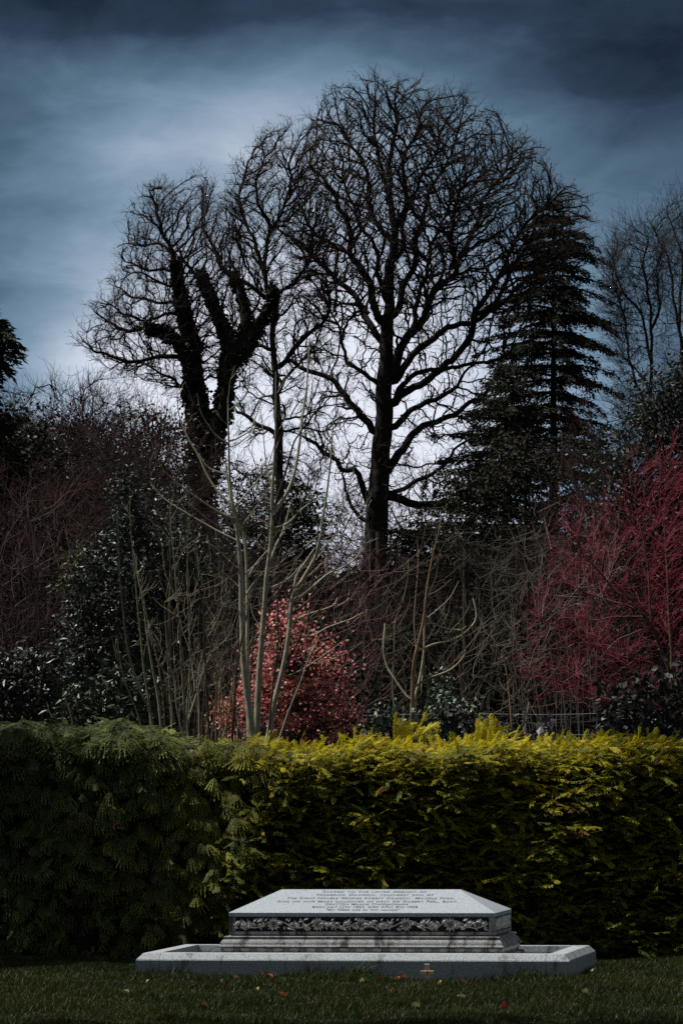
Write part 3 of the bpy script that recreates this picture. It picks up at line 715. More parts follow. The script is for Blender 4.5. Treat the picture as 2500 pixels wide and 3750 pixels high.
def hedge_body(name, label, xa, xb, seed, gold):
    rng = np.random.default_rng(seed)
    root = empty(name, ((xa + xb) / 2, 35.4 + HS * (xa + xb) / 2, 0), label, 'hedge'); tm = (root.location.x, root.location.y, 0)
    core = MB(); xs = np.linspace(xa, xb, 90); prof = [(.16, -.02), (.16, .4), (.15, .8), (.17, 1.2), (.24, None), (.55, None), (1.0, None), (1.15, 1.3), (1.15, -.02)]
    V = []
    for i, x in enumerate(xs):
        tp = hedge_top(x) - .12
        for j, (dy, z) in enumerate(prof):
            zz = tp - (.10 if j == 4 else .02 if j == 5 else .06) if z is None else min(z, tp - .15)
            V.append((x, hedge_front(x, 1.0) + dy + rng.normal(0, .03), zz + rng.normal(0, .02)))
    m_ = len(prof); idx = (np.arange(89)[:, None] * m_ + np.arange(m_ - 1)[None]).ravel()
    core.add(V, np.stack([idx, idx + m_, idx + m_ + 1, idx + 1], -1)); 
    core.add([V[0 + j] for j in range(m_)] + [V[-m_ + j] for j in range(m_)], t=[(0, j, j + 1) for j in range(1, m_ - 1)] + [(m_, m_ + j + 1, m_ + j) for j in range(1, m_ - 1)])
    core.build('shade_core', material('hedge_interior', (.012, .010, .006), rough=1, noise=(14, .4, 1.6), bump=(30, 1, .05)), root, False, tm)  # solid core for dead wood, its near-black colour standing in for shade in gaps
    f = MB()
    def bumps(x, z): return .07 * np.sin(x * 13 + 2 * np.sin(z * 9)) * np.sin(z * 15 + 1.7 * np.sin(x * 7)) + .05 * np.sin(x * 29 + z * 11) * np.sin(z * 31 - x * 5)
    def fill(n, lay, size, mode, inner=False):
        x = rng.uniform(xa, xb, n)
        if mode == 'top':
            y0 = rng.uniform(-.04, .75, n); z = hedge_top(x) - .03 - .10 * np.clip(.15 - y0, 0, 1) / .15 - .04 * rng.random(n) + .5 * bumps(x, y0 * 2); y = hedge_front(x, 1.5) + y0
        else:
            z = .02 + (hedge_top(x) - .04) * rng.random(n); bb = bumps(x, z); k = rng.random(n) < (1 if inner else .35 + 6 * np.clip(-bb + .03, 0, .11)); x, z, bb = x[k], z[k], bb[k]; n = len(x)
            y = hedge_front(x, z) + lay + (0 if inner else 1.1 * bb) + rng.normal(0, .02, n)
        pos = np.stack([x, y, z], -1)
        # share of the golden plant: everything right of a broad ragged diagonal
        u_ = x + 1.22 - .42 * (z - 1.0)
        g_ = np.clip((u_ + rng.normal(0, .12, n)) / .7 + .5, 0, 1)
        keep = (g_ > rng.random(n)) == gold; pos = pos[keep]; x = x[keep]; z = z[keep]; u_ = u_[keep]; n = len(pos)
        if n == 0: return
        if gold:
            tl = np.clip((u_ - .05 + rng.normal(0, .15, n)) / .9, 0, 1)[:, None]       # next to the green plant its sprays hang, further right they sweep sideways
            d1 = np.stack([rng.normal(0, .40, n), -.75 + rng.normal(0, .15, n), -.50 + rng.normal(0, .2, n)], -1)
            d2 = np.stack([np.where(rng.random(n) < .72, 1, -1) * rng.uniform(.5, 1.0, n), -.60 + rng.normal(0, .2, n), rng.normal(.0, .28, n)], -1)
            d = d1 * (1 - tl) + d2 * tl
            if mode == 'top': d = np.stack([rng.normal(.35, .5, n), rng.normal(-.45, .3, n), rng.uniform(.05, .6, n)], -1)
            nr = np.stack([rng.normal(-.2, .25, n), rng.normal(-.45, .22, n), np.ones(n)], -1)
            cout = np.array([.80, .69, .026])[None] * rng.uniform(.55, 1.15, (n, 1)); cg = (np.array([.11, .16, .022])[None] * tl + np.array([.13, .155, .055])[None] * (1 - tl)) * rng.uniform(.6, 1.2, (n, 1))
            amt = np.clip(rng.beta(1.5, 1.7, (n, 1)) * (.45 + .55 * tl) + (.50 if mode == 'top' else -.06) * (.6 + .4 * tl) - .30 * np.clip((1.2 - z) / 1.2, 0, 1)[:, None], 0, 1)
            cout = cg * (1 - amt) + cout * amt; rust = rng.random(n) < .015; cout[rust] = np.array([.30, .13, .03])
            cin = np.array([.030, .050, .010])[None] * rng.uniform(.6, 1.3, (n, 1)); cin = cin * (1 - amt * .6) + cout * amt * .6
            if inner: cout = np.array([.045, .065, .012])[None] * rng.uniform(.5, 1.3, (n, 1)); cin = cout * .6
            temps = [T_PLUME[i] for i in range(8)]
            sz = size * rng.uniform(.6, 1.35, n)
            hang = tl[:, 0] < .5
            for msk, tt, f_ in ((hang, T_DROOP, .62), (~hang, T_PLUME, 1)):
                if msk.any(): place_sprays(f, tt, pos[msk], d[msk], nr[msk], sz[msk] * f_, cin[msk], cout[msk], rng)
            return
        d = np.stack([rng.normal(0, .45, n), -.75 + rng.normal(0, .15, n), -.45 + rng.normal(0, .25, n)], -1)
        if mode == 'top': d = np.stack([rng.normal(0, .6, n), rng.normal(-.6, .3, n), rng.uniform(-.25, .35, n)], -1)
        nr = np.stack([rng.normal(-.1, .3, n), -.4 + rng.normal(0, .25, n), np.ones(n)], -1)
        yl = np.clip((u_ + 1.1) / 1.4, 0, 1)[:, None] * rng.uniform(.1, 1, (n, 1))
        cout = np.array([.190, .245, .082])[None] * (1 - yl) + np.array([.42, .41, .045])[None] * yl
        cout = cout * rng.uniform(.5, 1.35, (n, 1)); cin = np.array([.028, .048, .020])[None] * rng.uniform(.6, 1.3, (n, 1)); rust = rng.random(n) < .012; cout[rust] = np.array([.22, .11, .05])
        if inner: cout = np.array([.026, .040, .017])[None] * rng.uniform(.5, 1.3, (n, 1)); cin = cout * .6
        pl = rng.random(n) < .12; sz = size * rng.uniform(.5, 1.6, n)
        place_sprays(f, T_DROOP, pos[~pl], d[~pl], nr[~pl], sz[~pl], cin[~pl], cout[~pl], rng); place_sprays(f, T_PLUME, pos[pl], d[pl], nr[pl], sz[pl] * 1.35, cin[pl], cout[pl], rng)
    k = (xb - xa) / 6.0
    if gold:
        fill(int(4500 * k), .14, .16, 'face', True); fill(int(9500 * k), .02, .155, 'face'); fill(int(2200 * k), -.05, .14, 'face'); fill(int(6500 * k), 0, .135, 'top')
    else:
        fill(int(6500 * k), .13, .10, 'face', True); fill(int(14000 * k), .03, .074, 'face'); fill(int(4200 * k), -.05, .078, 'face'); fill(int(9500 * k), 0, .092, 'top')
    return root, f, tm
GH, f1, tm1 = hedge_body('cypress_hedge', 'dull green cypress hedge with drooping sprays, the left half behind the tomb', -3.6, .6, 21, False)
f1.build('foliage', M_SPRAY, GH, False, tm1)
YH, f2, tm2 = hedge_body('cypress_hedge', 'golden yellow cypress hedge with bright sunlit top, the right half behind the tomb', -2.6, 3.7, 22, True)
# plumes that stand up out of the golden top
rr = np.random.default_rng(23)
for (x, y, n, L, dx, dz) in ((1500, 2680, 14, .26, .75, .45), (1455, 2675, 9, .22, .05, 1), (1775, 2680, 16, .19, .15, .9), (2060, 2705, 10, .13, .2, .8), (2200, 2700, 10, .13, -.2, 1), (1300, 2735, 8, .13, -.2, .9)):
    p = P(np.full(n, x) + rr.normal(0, 22, n), np.full(n, y + 34) + rr.normal(0, 5, n), np.full(n, 35.3 + HS * (x - 1250) / F * 35))
    d = np.stack([dx + rr.normal(0, .25, n), rr.normal(-.2, .2, n), dz + rr.normal(0, .15, n)], -1); nr = np.stack([rr.normal(-.2, .2, n), np.full(n, -.8), np.full(n, .5)], -1)
    co = np.array([.78, .67, .03])[None] * rr.uniform(.6, 1.1, (n, 1)); place_sprays(f2, T_PLUME, p, d, nr, L * rr.uniform(.6, 1.1, n), co * .5, co, rr)
f2.build('foliage', M_SPRAY, YH, False, tm2)
# ------------------------------------------------------------------ far wood and hills behind everything
def cr(pts, ox, oy, k): return [(ox + k * x, oy + k * y) for x, y in pts]
A_ = lambda pts: cr(pts, 900, 250, .893)      # tracing windows over the photograph
B_ = lambda pts: cr(pts, 300, 650, .5102)
C_ = lambda pts: cr(pts, 500, 1200, .542)
D_ = lambda pts: cr(pts, 1700, 700, .5102)

# great oak
oak_limbs = [
 (A_([(515, 2330), (520, 2180), (528, 2000), (540, 1800), (552, 1600), (566, 1400), (572, 1200), (582, 1000), (598, 800), (606, 640), (590, 480), (602, 300), (612, 130)]), 48, 3, .0),
 (A_([(596, 1745), (690, 1790), (800, 1782), (900, 1768), (1000, 1748), (1058, 1680), (1085, 1590), (1150, 1560)]), 17, 5, -.3),
 (A_([(575, 1660), (640, 1572), (690, 1500), (755, 1458), (850, 1430), (905, 1385), (960, 1352), (1020, 1308), (1090, 1290)]), 18, 5, .35),
 (A_([(590, 1480), (640, 1432), (700, 1395), (790, 1358), (850, 1305), (885, 1245), (930, 1210)]), 14, 4, -.5),
 (A_([(600, 1390), (632, 1345), (720, 1292), (800, 1232), (868, 1165), (918, 1090), (935, 1020), (1000, 985), (1060, 900), (1110, 800), (1180, 690)]), 16, 4, .2),
 (A_([(590, 1270), (655, 1130), (720, 1050), (762, 950), (812, 880), (856, 830), (850, 740), (836, 650), (850, 560), (900, 450)]), 16, 4, -.3),
 (A_([(600, 1300), (680, 1180), (760, 1110), (830, 1062), (925, 1042), (1000, 992), (1065, 955), (1130, 880), (1210, 800), (1290, 740)]), 13, 4, .5),
 (A_([(598, 1020), (640, 900), (680, 830), (690, 740), (722, 640), (745, 540), (800, 430), (850, 330), (880, 250)]), 12, 3, .35),
 (A_([(560, 1050), (505, 905), (480, 830), (440, 765), (420, 650), (380, 560), (330, 470), (270, 400)]), 14, 4, -.3),
 (A_([(560, 1130), (480, 985), (400, 900), (345, 850), (290, 790), (240, 722), (160, 692), (110, 640)]), 12, 4, .35),
 (A_([(535, 1500), (480, 1432), (420, 1370), (370, 1290), (310, 1252), (240, 1235), (175, 1195)]), 15, 7, .15),
 (A_([(555, 1300), (480, 1252), (425, 1205), (392, 1130), (382, 1060), (360, 1000)]), 9, 3, -.5),
 (A_([(520, 1800), (470, 1690), (442, 1642), (400, 1640), (360, 1602), (300, 1560), (240, 1520)]), 14, 6, -.4),
 (A_([(515, 1870), (470, 1842), (430, 1800), (410, 1740), (398, 1660)]), 9, 4, .5),
 (A_([(600, 720), (545, 640), (520, 560), (500, 470), (478, 380), (430, 300), (380, 220)]), 10, 3, .4),
 (A_([(606, 660), (650, 560), (642, 450), (662, 350), (702, 240), (740, 160)]), 9, 3, -.4),
 (A_([(600, 580), (560, 450), (540, 330), (520, 210), (540, 110)]), 8, 3, .2),
 (A_([(600, 1360), (680, 1252), (800, 1242), (900, 1212), (1000, 1200), (1080, 1170)]), 9, 4, -.4),
 (A_([(845, 830), (900, 740), (950, 630), (1000, 520), (1060, 430), (1090, 350)]), 9, 3, .3),
 (A_([(935, 1020), (1000, 900), (1060, 800), (1100, 700), (1180, 600), (1260, 530)]), 9, 3, -.3),
 (A_([(590, 1000), (550, 860), (530, 740), (470, 640), (430, 520), (400, 430)]), 9, 3, -.1),
 (A_([(600, 800), (640, 740), (650, 640), (690, 500), (760, 380), (790, 280)]), 8, 3, .1),
 (A_([(560, 1900), (640, 1905), (720, 1900), (820, 1890), (900, 1880)]), 10, 4, .3),
 (A_([(600, 1180), (680, 1100), (700, 1000), (740, 880), (760, 760), (800, 640), (860, 520)]), 10, 3, .5),
 (A_([(440, 765), (380, 740), (330, 700), (260, 650), (220, 560)]), 7, 3, .2),
 (A_([(570, 1740), (640, 1720), (720, 1690), (790, 1640), (850, 1560), (930, 1520)]), 9, 3, .5)]
oak_poly = A_([(250, 1120), (180, 900), (170, 700), (200, 520), (240, 330), (270, 235), (300, 225), (290, 145), (330, 110), (410, 85), (490, 50), (545, 38), (600, 55), (650, 40), (710, 75), (745, 110), (800, 100), (870, 118), (950, 165), (1000, 200), (1030, 260), (1110, 280), (1190, 325), (1215, 390), (1290, 470), (1370, 550), (1405, 640),
               (1400, 760), (1330, 860), (1200, 930), (1120, 1100), (1060, 1330), (1090, 1600), (1000, 1790), (800, 1830), (640, 1900), (560, 1600), (500, 1860), (420, 1800), (370, 1640), (240, 1500), (300, 1300)])
def oak_w(x, y): return np.clip(.9 * (1250 - y) / 550 + .16, .11, 1)
OAK = bare_tree('oak_tree', 'tallest bare oak with a broad domed crown, thick dark trunk right of the middle', 120, oak_limbs, oak_poly, 13500, M_BARK, step=.15, dk=.195,
          depth=.75, old=(.020, .016, .013), young=(.022, .015, .012), tip=.0100, thick=.07, seed=4, ntwig=12500, twigL=.27, twigr=.0050, weight=oak_w, jitter=.27, lift=.12, radial=(P(1420, 1560, 120), .8), expo=2.2, wob=.35, rmax=.08, group=None)

mid_limbs = [
 ([(1018, 2320), (1016, 2150), (1018, 2000), (1024, 1800), (1022, 1640), (1014, 1480), (1006, 1340), (998, 1200), (984, 1100), (975, 960), (970, 890), (985, 840), (1024, 790), (1050, 700), (1060, 600)], 20, 3, 0),
 ([(990, 1140), (973, 1094), (912, 1048), (861, 1017), (820, 982), (790, 936), (759, 895)], 8, 3, -.3),
 ([(1003, 1180), (1005, 1109), (1030, 1058), (1086, 1027), (1116, 956), (1150, 880)], 7, 3, .3),
 ([(1010, 1350), (1060, 1304), (1105, 1241), (1177, 1179), (1212, 1134), (1200, 1060)], 9, 4, .4),
 ([(1016, 1600), (980, 1572), (944, 1558), (901, 1525), (860, 1506)], 10, 5, -.2),
 ([(1018, 1790), (988, 1753), (955, 1737), (890, 1742)], 5, 2, .3),
 ([(1020, 1540), (1060, 1530), (1123, 1525), (1177, 1493)], 4, 2, -.4),
 ([(1022, 1580), (1096, 1568), (1177, 1580), (1230, 1570)], 4, 2, .4),
 ([(1005, 1290), (960, 1270), (900, 1270), (860, 1240)], 7, 3, .2),
 ([(980, 1000), (940, 920), (900, 820), (880, 700), (900, 600)], 7, 3, .3),
 ([(985, 850), (960, 760), (940, 660), (960, 560)], 6, 2, -.3),
 ([(1018, 1450), (1040, 1380), (1080, 1340), (1130, 1300)], 7, 3, -.3)]
mid_poly = [(845, 1320), (830, 1130), (800, 960), (815, 800), (835, 690), (870, 560), (900, 580), (940, 510), (970, 470), (1040, 480), (1080, 455), (1110, 500), (1150, 450), (1200, 520), (1210, 700), (1215, 1000), (1225, 1150), (1230, 1350), (1230, 1600), (1180, 1760), (1050, 1850), (900, 1800), (860, 1650)]
bare_tree('oak_tree', 'slender bare tree between the ivy-clad tree and the great oak, crowns merging', 112, mid_limbs, mid_poly, 4000, M_BARK, step=.15, dk=.23, depth=.8,
          old=(.020, .016, .013), young=(.022, .015, .012), tip=.0112, thick=.06, seed=5, ntwig=5000, twigL=.28, twigr=.005, weight=lambda x, y: np.clip((1400 - y) / 600 + .2, .14, 1), jitter=.27, radial=(P(1010, 1560, 112), .8), expo=2.15, wob=.35)

ivy_limbs = [
 ([(735, 2330), (730, 2150), (735, 2000), (738, 1800), (735, 1600), (722, 1491), (705, 1364), (700, 1262), (677, 1160), (657, 1058), (647, 981), (626, 915), (601, 869), (575, 803), (557, 700)], 30, 3, 0),
 ([(745, 1800), (780, 1640), (815, 1491), (830, 1364), (836, 1262), (800, 1160), (759, 1058), (723, 997), (688, 956), (650, 920)], 20, 4, .25),
 ([(832, 1380), (886, 1236), (902, 1160), (876, 1058), (851, 1007), (805, 966), (784, 905), (759, 854), (744, 752), (728, 690)], 13, 3, .3),
 ([(886, 1290), (930, 1210), (985, 1130)], 9, 6, .1),
 ([(690, 1330), (657, 1318), (565, 1308), (463, 1328), (402, 1298), (351, 1282), (312, 1240)], 8, 3, -.3),
 ([(700, 1430), (667, 1420), (616, 1384), (575, 1364), (524, 1318)], 6, 2, .3),
 ([(690, 1300), (657, 1268), (606, 1211), (530, 1206), (473, 1211), (402, 1180), (351, 1150)], 11, 3, .3),
 ([(680, 1160), (620, 1152), (555, 1170), (494, 1160), (433, 1129), (390, 1100)], 6, 2, -.4),
 ([(660, 1110), (610, 1109), (555, 1109), (473, 1068), (422, 1048)], 6, 2, .4),
 ([(648, 1010), (620, 997), (586, 987), (504, 976), (453, 966)], 6, 2, -.3),
 ([(625, 925), (580, 895), (530, 895), (478, 885)], 5, 2, .3),
 ([(657, 1050), (590, 1040), (520, 1000), (450, 1000)], 5, 2, .1),
 ([(600, 870), (560, 820), (520, 780)], 4, 2, -.2), ([(876, 1058), (850, 960), (830, 880), (850, 800)], 6, 2, .4),
 ([(902, 1160), (960, 1100), (900, 980), (880, 900)], 5, 2, .1)]
ivy_poly = [(557, 690), (520, 735), (490, 745), (462, 830), (456, 890), (415, 960), (430, 1020), (400, 1040), (440, 1090), (350, 1130), (375, 1185), (303, 1225), (335, 1290), (420, 1370), (500, 1400), (600, 1440), (680, 1500), (740, 1400), (900, 1440), (930, 1250), (880, 1100), (900, 900), (850, 780), (760, 690), (728, 672), (700, 700), (640, 740), (610, 745), (580, 720)]
IVT, ifull, irad, itm = bare_tree('ivy_clad_tree', 'bare forked tree on the left whose trunk and limbs are thickly clad in dark ivy', 105, ivy_limbs, ivy_poly, 4200, M_BARK, step=.14, dk=.22, depth=.75,
          old=(.020, .016, .013), young=(.022, .015, .012), tip=.0105, thick=.05, seed=6, ntwig=5500, twigL=.26, twigr=.0044, jitter=.27, radial=(P(740, 1450, 105), .8), expo=2.15, wob=.35)
def ivy_on(path, n, r0_, r1_, Y, parent, tm, seed, col=(.018, .030, .010), leaf=(.11, .10)):
    rng = np.random.default_rng(seed); pp = catmull(path, 6); t = rng.random(n) ** .9; i = t * (len(pp) - 1); x = np.interp(i, np.arange(len(pp)), pp[:, 0]); y = np.interp(i, np.arange(len(pp)), pp[:, 1])
    r = (r0_ + (r1_ - r0_) * t) * Y / F * (1 + .7 * np.sin(t * 34 + seed) * np.sin(t * 71 + 2 * seed) * rng.random(n)); a = rng.uniform(0, 6.28, n); rr_ = r * np.sqrt(rng.uniform(.05, 1.15, n))
    p = P(x, y, np.full(n, Y)) + np.stack([np.cos(a) * rr_, np.sin(a) * rr_, rng.normal(0, .08, n)], -1)
    b = MB(); leaf_quads(b, p, leaf[0], leaf[1], rng, dirs=np.stack([np.cos(a), np.sin(a), -np.ones(n) * .3], -1), col=np.array([col]) * np.ones((n, 1)), colvar=.5, droop=.3)
    return b.build('ivy', M_GLOSS, parent, False, tm)
ivy_on([(740, 2250), (735, 2000), (738, 1800), (735, 1600), (722, 1491), (705, 1364), (700, 1262), (677, 1160), (655, 1050), (645, 970)], 14000, 56, 7, 105, IVT, itm, 1)
ivy_on([(745, 1900), (785, 1650), (815, 1491), (830, 1364), (836, 1262), (800, 1160), (759, 1058), (735, 1010)], 6000, 34, 6, 106, IVT, itm, 2)
ivy_on([(832, 1400), (886, 1236), (902, 1160), (876, 1058), (850, 1010)], 1800, 20, 5, 107, IVT, itm, 3)
ivy_on([(870, 1330), (930, 1230), (990, 1120), (1005, 1060)], 1400, 22, 6, 107, IVT, itm, 4)
ivy_on([(690, 1310), (640, 1240), (590, 1212), (530, 1200)], 900, 15, 5, 104, IVT, itm, 5)

# thin leafless trees at the far right
for i, (lab, limbs, poly, n, Y, sd) in enumerate([
  ('slim pale-limbed bare tree forking upward, left of the two at the right edge', [
   (D_([(1330, 2700), (1325, 2400), (1330, 2000), (1310, 1700), (1330, 1400), (1355, 1200), (1330, 950), (1310, 700), (1290, 500), (1310, 330)]), 12, 2, 0),
   (D_([(1355, 1250), (1290, 1000), (1230, 850), (1130, 700), (1090, 560), (1060, 460)]), 6, 1.5, -.3), (D_([(1340, 1000), (1400, 850), (1400, 700), (1370, 550), (1400, 400)]), 6, 1.5, .3),
   (D_([(1320, 1700), (1220, 1300), (1160, 1050), (1110, 850), (1080, 700), (1100, 500)]), 6, 1.5, .3), (D_([(1325, 1450), (1230, 1250), (1130, 1200)]), 4, 1.5, -.4)],
   D_([(1020, 900), (1000, 600), (1040, 400), (1130, 310), (1220, 260), (1310, 230), (1400, 330), (1440, 600), (1440, 1000), (1400, 1400), (1400, 1900), (1200, 1900), (1100, 1400)]), 2600, 95, 31),
  ('tall bare tree with steep branches standing right at the picture edge', [
   (D_([(1600, 2700), (1590, 2200), (1580, 1700), (1560, 1300), (1540, 1000), (1510, 800), (1470, 600), (1420, 400), (1340, 220)]), 12, 2, 0),
   (D_([(1545, 1000), (1560, 700), (1540, 450), (1500, 250), (1470, 120)]), 6, 1.5, .2), (D_([(1560, 1200), (1640, 900), (1680, 600), (1640, 300)]), 6, 1.5, -.3), (D_([(1530, 980), (1420, 960), (1380, 920)]), 3, 1, .4), (D_([(1580, 1700), (1500, 1300), (1450, 1150)]), 4, 1.5, -.3)],
   D_([(1360, 700), (1300, 330), (1330, 180), (1420, 170), (1480, 90), (1560, 180), (1700, 60), (1850, 300), (1850, 1900), (1500, 1900), (1440, 1300)]), 3000, 98, 32)]):
    bare_tree('bare_tree', lab, Y, limbs, poly, n, M_BARK, step=.16, dk=.25, depth=.7, old=(.03, .026, .023), young=(.024, .019, .017), tip=.0078, thick=.05, seed=sd, ntwig=1500, twigL=.5, twigr=.0042, jitter=.16, lift=.35, expo=2.2, wob=.2,
              group='thin bare trees at the right edge', levels=2, n2=2)

# the dark conifer behind the oak's right side
def conifer(name, label, Y, xc, ytop, ybase, prof, seed, col=(.020, .030, .014), tierstep=26, n_per=1.0, leaf=(.20, .05), group=None, trunk_r=15, lean=0, sag=.30, cat='tree'):
    """tiers of long drooping boughs; prof: [(y, reach px left, reach px right)]"""
    rng = np.random.default_rng(seed); f = MB(); g = MB(); pr = np.array(prof, float)
    w = P(np.linspace(xc + lean, xc, 12), np.linspace(ytop, ybase, 12), np.full(12, Y)); tube(g, w, np.linspace(1.5, trunk_r, 12) * Y / F, 8, (.03, .025, .022))
    y = ytop + 8
    while y < pr[-1, 0]:
        L = np.interp(y, pr[:, 0], pr[:, 1]); R = np.interp(y, pr[:, 0], pr[:, 2]); nb = int(rng.integers(6, 10)); a0 = rng.uniform(0, 6.28)
        for k in range(nb):
            a = a0 + k * 6.283 / nb + rng.normal(0, .2); cx, sy = math.cos(a), math.sin(a)
            reach = (L if cx < 0 else R) * Y / F * rng.uniform(.55, 1.12); 
            o_ = P(xc + lean * (1 - (y - ytop) / (ybase - ytop)), y + rng.uniform(-10, 10), Y); t = np.linspace(0, 1, 7)
            rise = rng.uniform(-.05, .22)
            br = o_ + np.stack([cx * reach * t, sy * reach * t, reach * (rise * t - sag * t * t)], -1)
            tube(g, br, np.linspace(.05, .01, 7) * (.4 + reach * .2), 4, (.03, .025, .022))
            n = int(reach * 150 * n_per) + 8; tt = rng.uniform(.12, 1.03, n); p = np.stack([np.interp(tt, t, br[:, j]) for j in range(3)], -1)
            side = np.array([-sy, cx, 0]); lat = rng.normal(0, .16 + .10 * reach * 0.4, n) * (1.15 - tt) 
            p = p + side * lat[:, None] + np.array([0, 0, 1]) * (rng.normal(0, .05, n) - np.abs(lat) * .35)[:, None]
            d = np.array([cx, sy, 0])[None] + side[None] * np.sign(lat)[:, None] * .9 + np.array([0, 0, -.5])
            leaf_quads(f, p, leaf[0], leaf[1], rng, dirs=d * 2.2, col=np.array(col), colvar=.45, droop=.2)
        y += tierstep * rng.uniform(.7, 1.3)
    root = empty(name, (w[-1, 0], w[-1, 1], 0), label, cat, group); tm = (w[-1, 0], w[-1, 1], 0)
    g.build('trunk', M_BARK, root, True, tm); f.build('foliage', M_NEEDLE, root, False, tm); return root
conifer('conifer_tree', 'big dark conifer with drooping tiers behind the right side of the great oak', 128, 2025, 735, 2300,
        [(735, 20, 20), (790, 90, 85), (860, 150, 160), (960, 190, 215), (1060, 225, 240), (1180, 270, 255), (1300, 300, 260), (1400, 290, 265), (1500, 280, 260), (1620, 280, 260), (1750, 280, 260)], 41, tierstep=46, leaf=(.13, .04), n_per=1.25, trunk_r=22, sag=.30, col=(.016, .022, .012))
conifer('conifer_tree', 'ragged flat-tiered evergreen whose boughs reach left towards the great oak trunk', 112, 1850, 1330, 2400,
        [(1330, 20, 30), (1420, 110, 110), (1520, 190, 190), (1620, 250, 230), (1740, 260, 260), (1900, 310, 280), (2100, 380, 300), (2350, 400, 300)], 43, tierstep=42, leaf=(.11, .035), n_per=1.3, trunk_r=18, sag=.12, col=(.026, .030, .015))
conifer('conifer_tree', 'dark conifer reaching in at the left edge with two ragged drooping boughs', 80, -105, 1060, 2400,
        [(1060, 30, 60), (1160, 140, 140), (1240, 160, 195), (1330, 150, 130), (1420, 170, 120), (1520, 170, 185), (1700, 200, 180), (1850, 200, 170)], 42, tierstep=50, leaf=(.16, .04), n_per=1.2, sag=.42)

# evergreens and tangled wood
EG = 'dark evergreens filling the wood'
evergreen('yew_tree', 'broad dark evergreen bulging out to the right of the oak trunk under the tall conifer', 108, [(1580, 1900), (1700, 1830), (1620, 1740), (1760, 1700), (1720, 1620), (1830, 1640), (1900, 1560), (1980, 1650), (2090, 1560), (2160, 1690), (2280, 1700), (2220, 1820), (2310, 1900), (2260, 2100), (2100, 2350), (1900, 2400), (1700, 2300), (1560, 2150), (1540, 2000)],
          [(1930, 2400), (1925, 2000), (1920, 1600)], 230, 75, .62, (.11, .06), M_NEEDLE, M_BARK, (.022, .026, .014), seed=51, group=EG, tint=(.25, (.045, .028, .022)), depth=.5)
evergreen('yew_tree', 'low spreading evergreen with tiers just right of the oak trunk, below its lowest limb', 104, [(1430, 2000), (1480, 1930), (1560, 1960), (1680, 1990), (1850, 2100), (1900, 2300), (1800, 2500), (1500, 2500), (1400, 2300), (1380, 2100)],
          [(1620, 2600), (1620, 2300), (1620, 1980)], 190, 80, .5, (.10, .05), M_NEEDLE, M_BARK, (.024, .027, .015), seed=52, group=EG, tint=(.3, (.048, .030, .024)), depth=.5)
evergreen('pine_tree', 'flat-topped dark evergreen low behind the saplings, left of the oak trunk', 125, [(780, 2050), (860, 1790), (900, 1730), (960, 1745), (1010, 1700), (1100, 1760), (1160, 1820), (1210, 1950), (1230, 2100), (1180, 2300), (800, 2300)],
          [(1000, 2500), (1000, 2100), (1000, 1740)], 120, 80, .6, (.15, .06), M_NEEDLE, M_BARK, (.022, .030, .016), seed=53, group=EG, flatz=.3, depth=.5)
evergreen('holm_oak', 'dark rounded evergreen at the right edge behind the red-stemmed bush', 88, [(2150, 2350), (2180, 1950), (2230, 1700), (2330, 1500), (2400, 1330), (2560, 1300), (2650, 1500), (2650, 2400), (2400, 2600), (2200, 2550)],
          [(2420, 2600), (2420, 2000), (2430, 1500)], 260, 70, .5, (.10, .06), M_LEAF, M_BARK, (.022, .028, .016), seed=54, group=EG, tint=(.2, (.05, .04, .035)), depth=.5)
evergreen('laurel_tree', 'dark evergreen at the far left edge of the wood', 84, [(-150, 2500), (-140, 1700), (-60, 1500), (60, 1480), (150, 1560), (220, 1700), (260, 1900), (240, 2500)], [(40, 2600), (40, 2000), (40, 1600)],
          200, 70, .5, (.10, .06), M_LEAF, M_BARK, (.018, .022, .013), seed=55, group=EG, tint=(.3, (.05, .030, .03)), depth=.5)

BE = 'beeches holding dark red-brown leaves'
evergreen('beech_tree', 'beech with dark red-brown dead leaves massed at the far left', 99, [(-120, 1620), (30, 1560), (110, 1590), (180, 1530), (260, 1500), (330, 1540), (400, 1620), (430, 2100), (380, 2500), (-120, 2500)], [(160, 2600), (160, 2000), (170, 1560)], 230, 75, .55, (.10, .06), M_LEAF, M_BARK, (.026, .0085, .0085), seed=71, group=BE, depth=.4)
evergreen('beech_tree', 'beech with dark red-brown dead leaves between the far left and the ivy-clad trunk', 101, [(330, 1700), (380, 1560), (450, 1590), (500, 1490), (570, 1510), (620, 1470), (690, 1540), (740, 1800), (730, 2400), (350, 2400)], [(550, 2600), (550, 2000), (560, 1520)], 200, 60, .5, (.10, .06), M_LEAF, M_BARK, (.028, .010, .009), seed=72, group=BE, depth=.4)
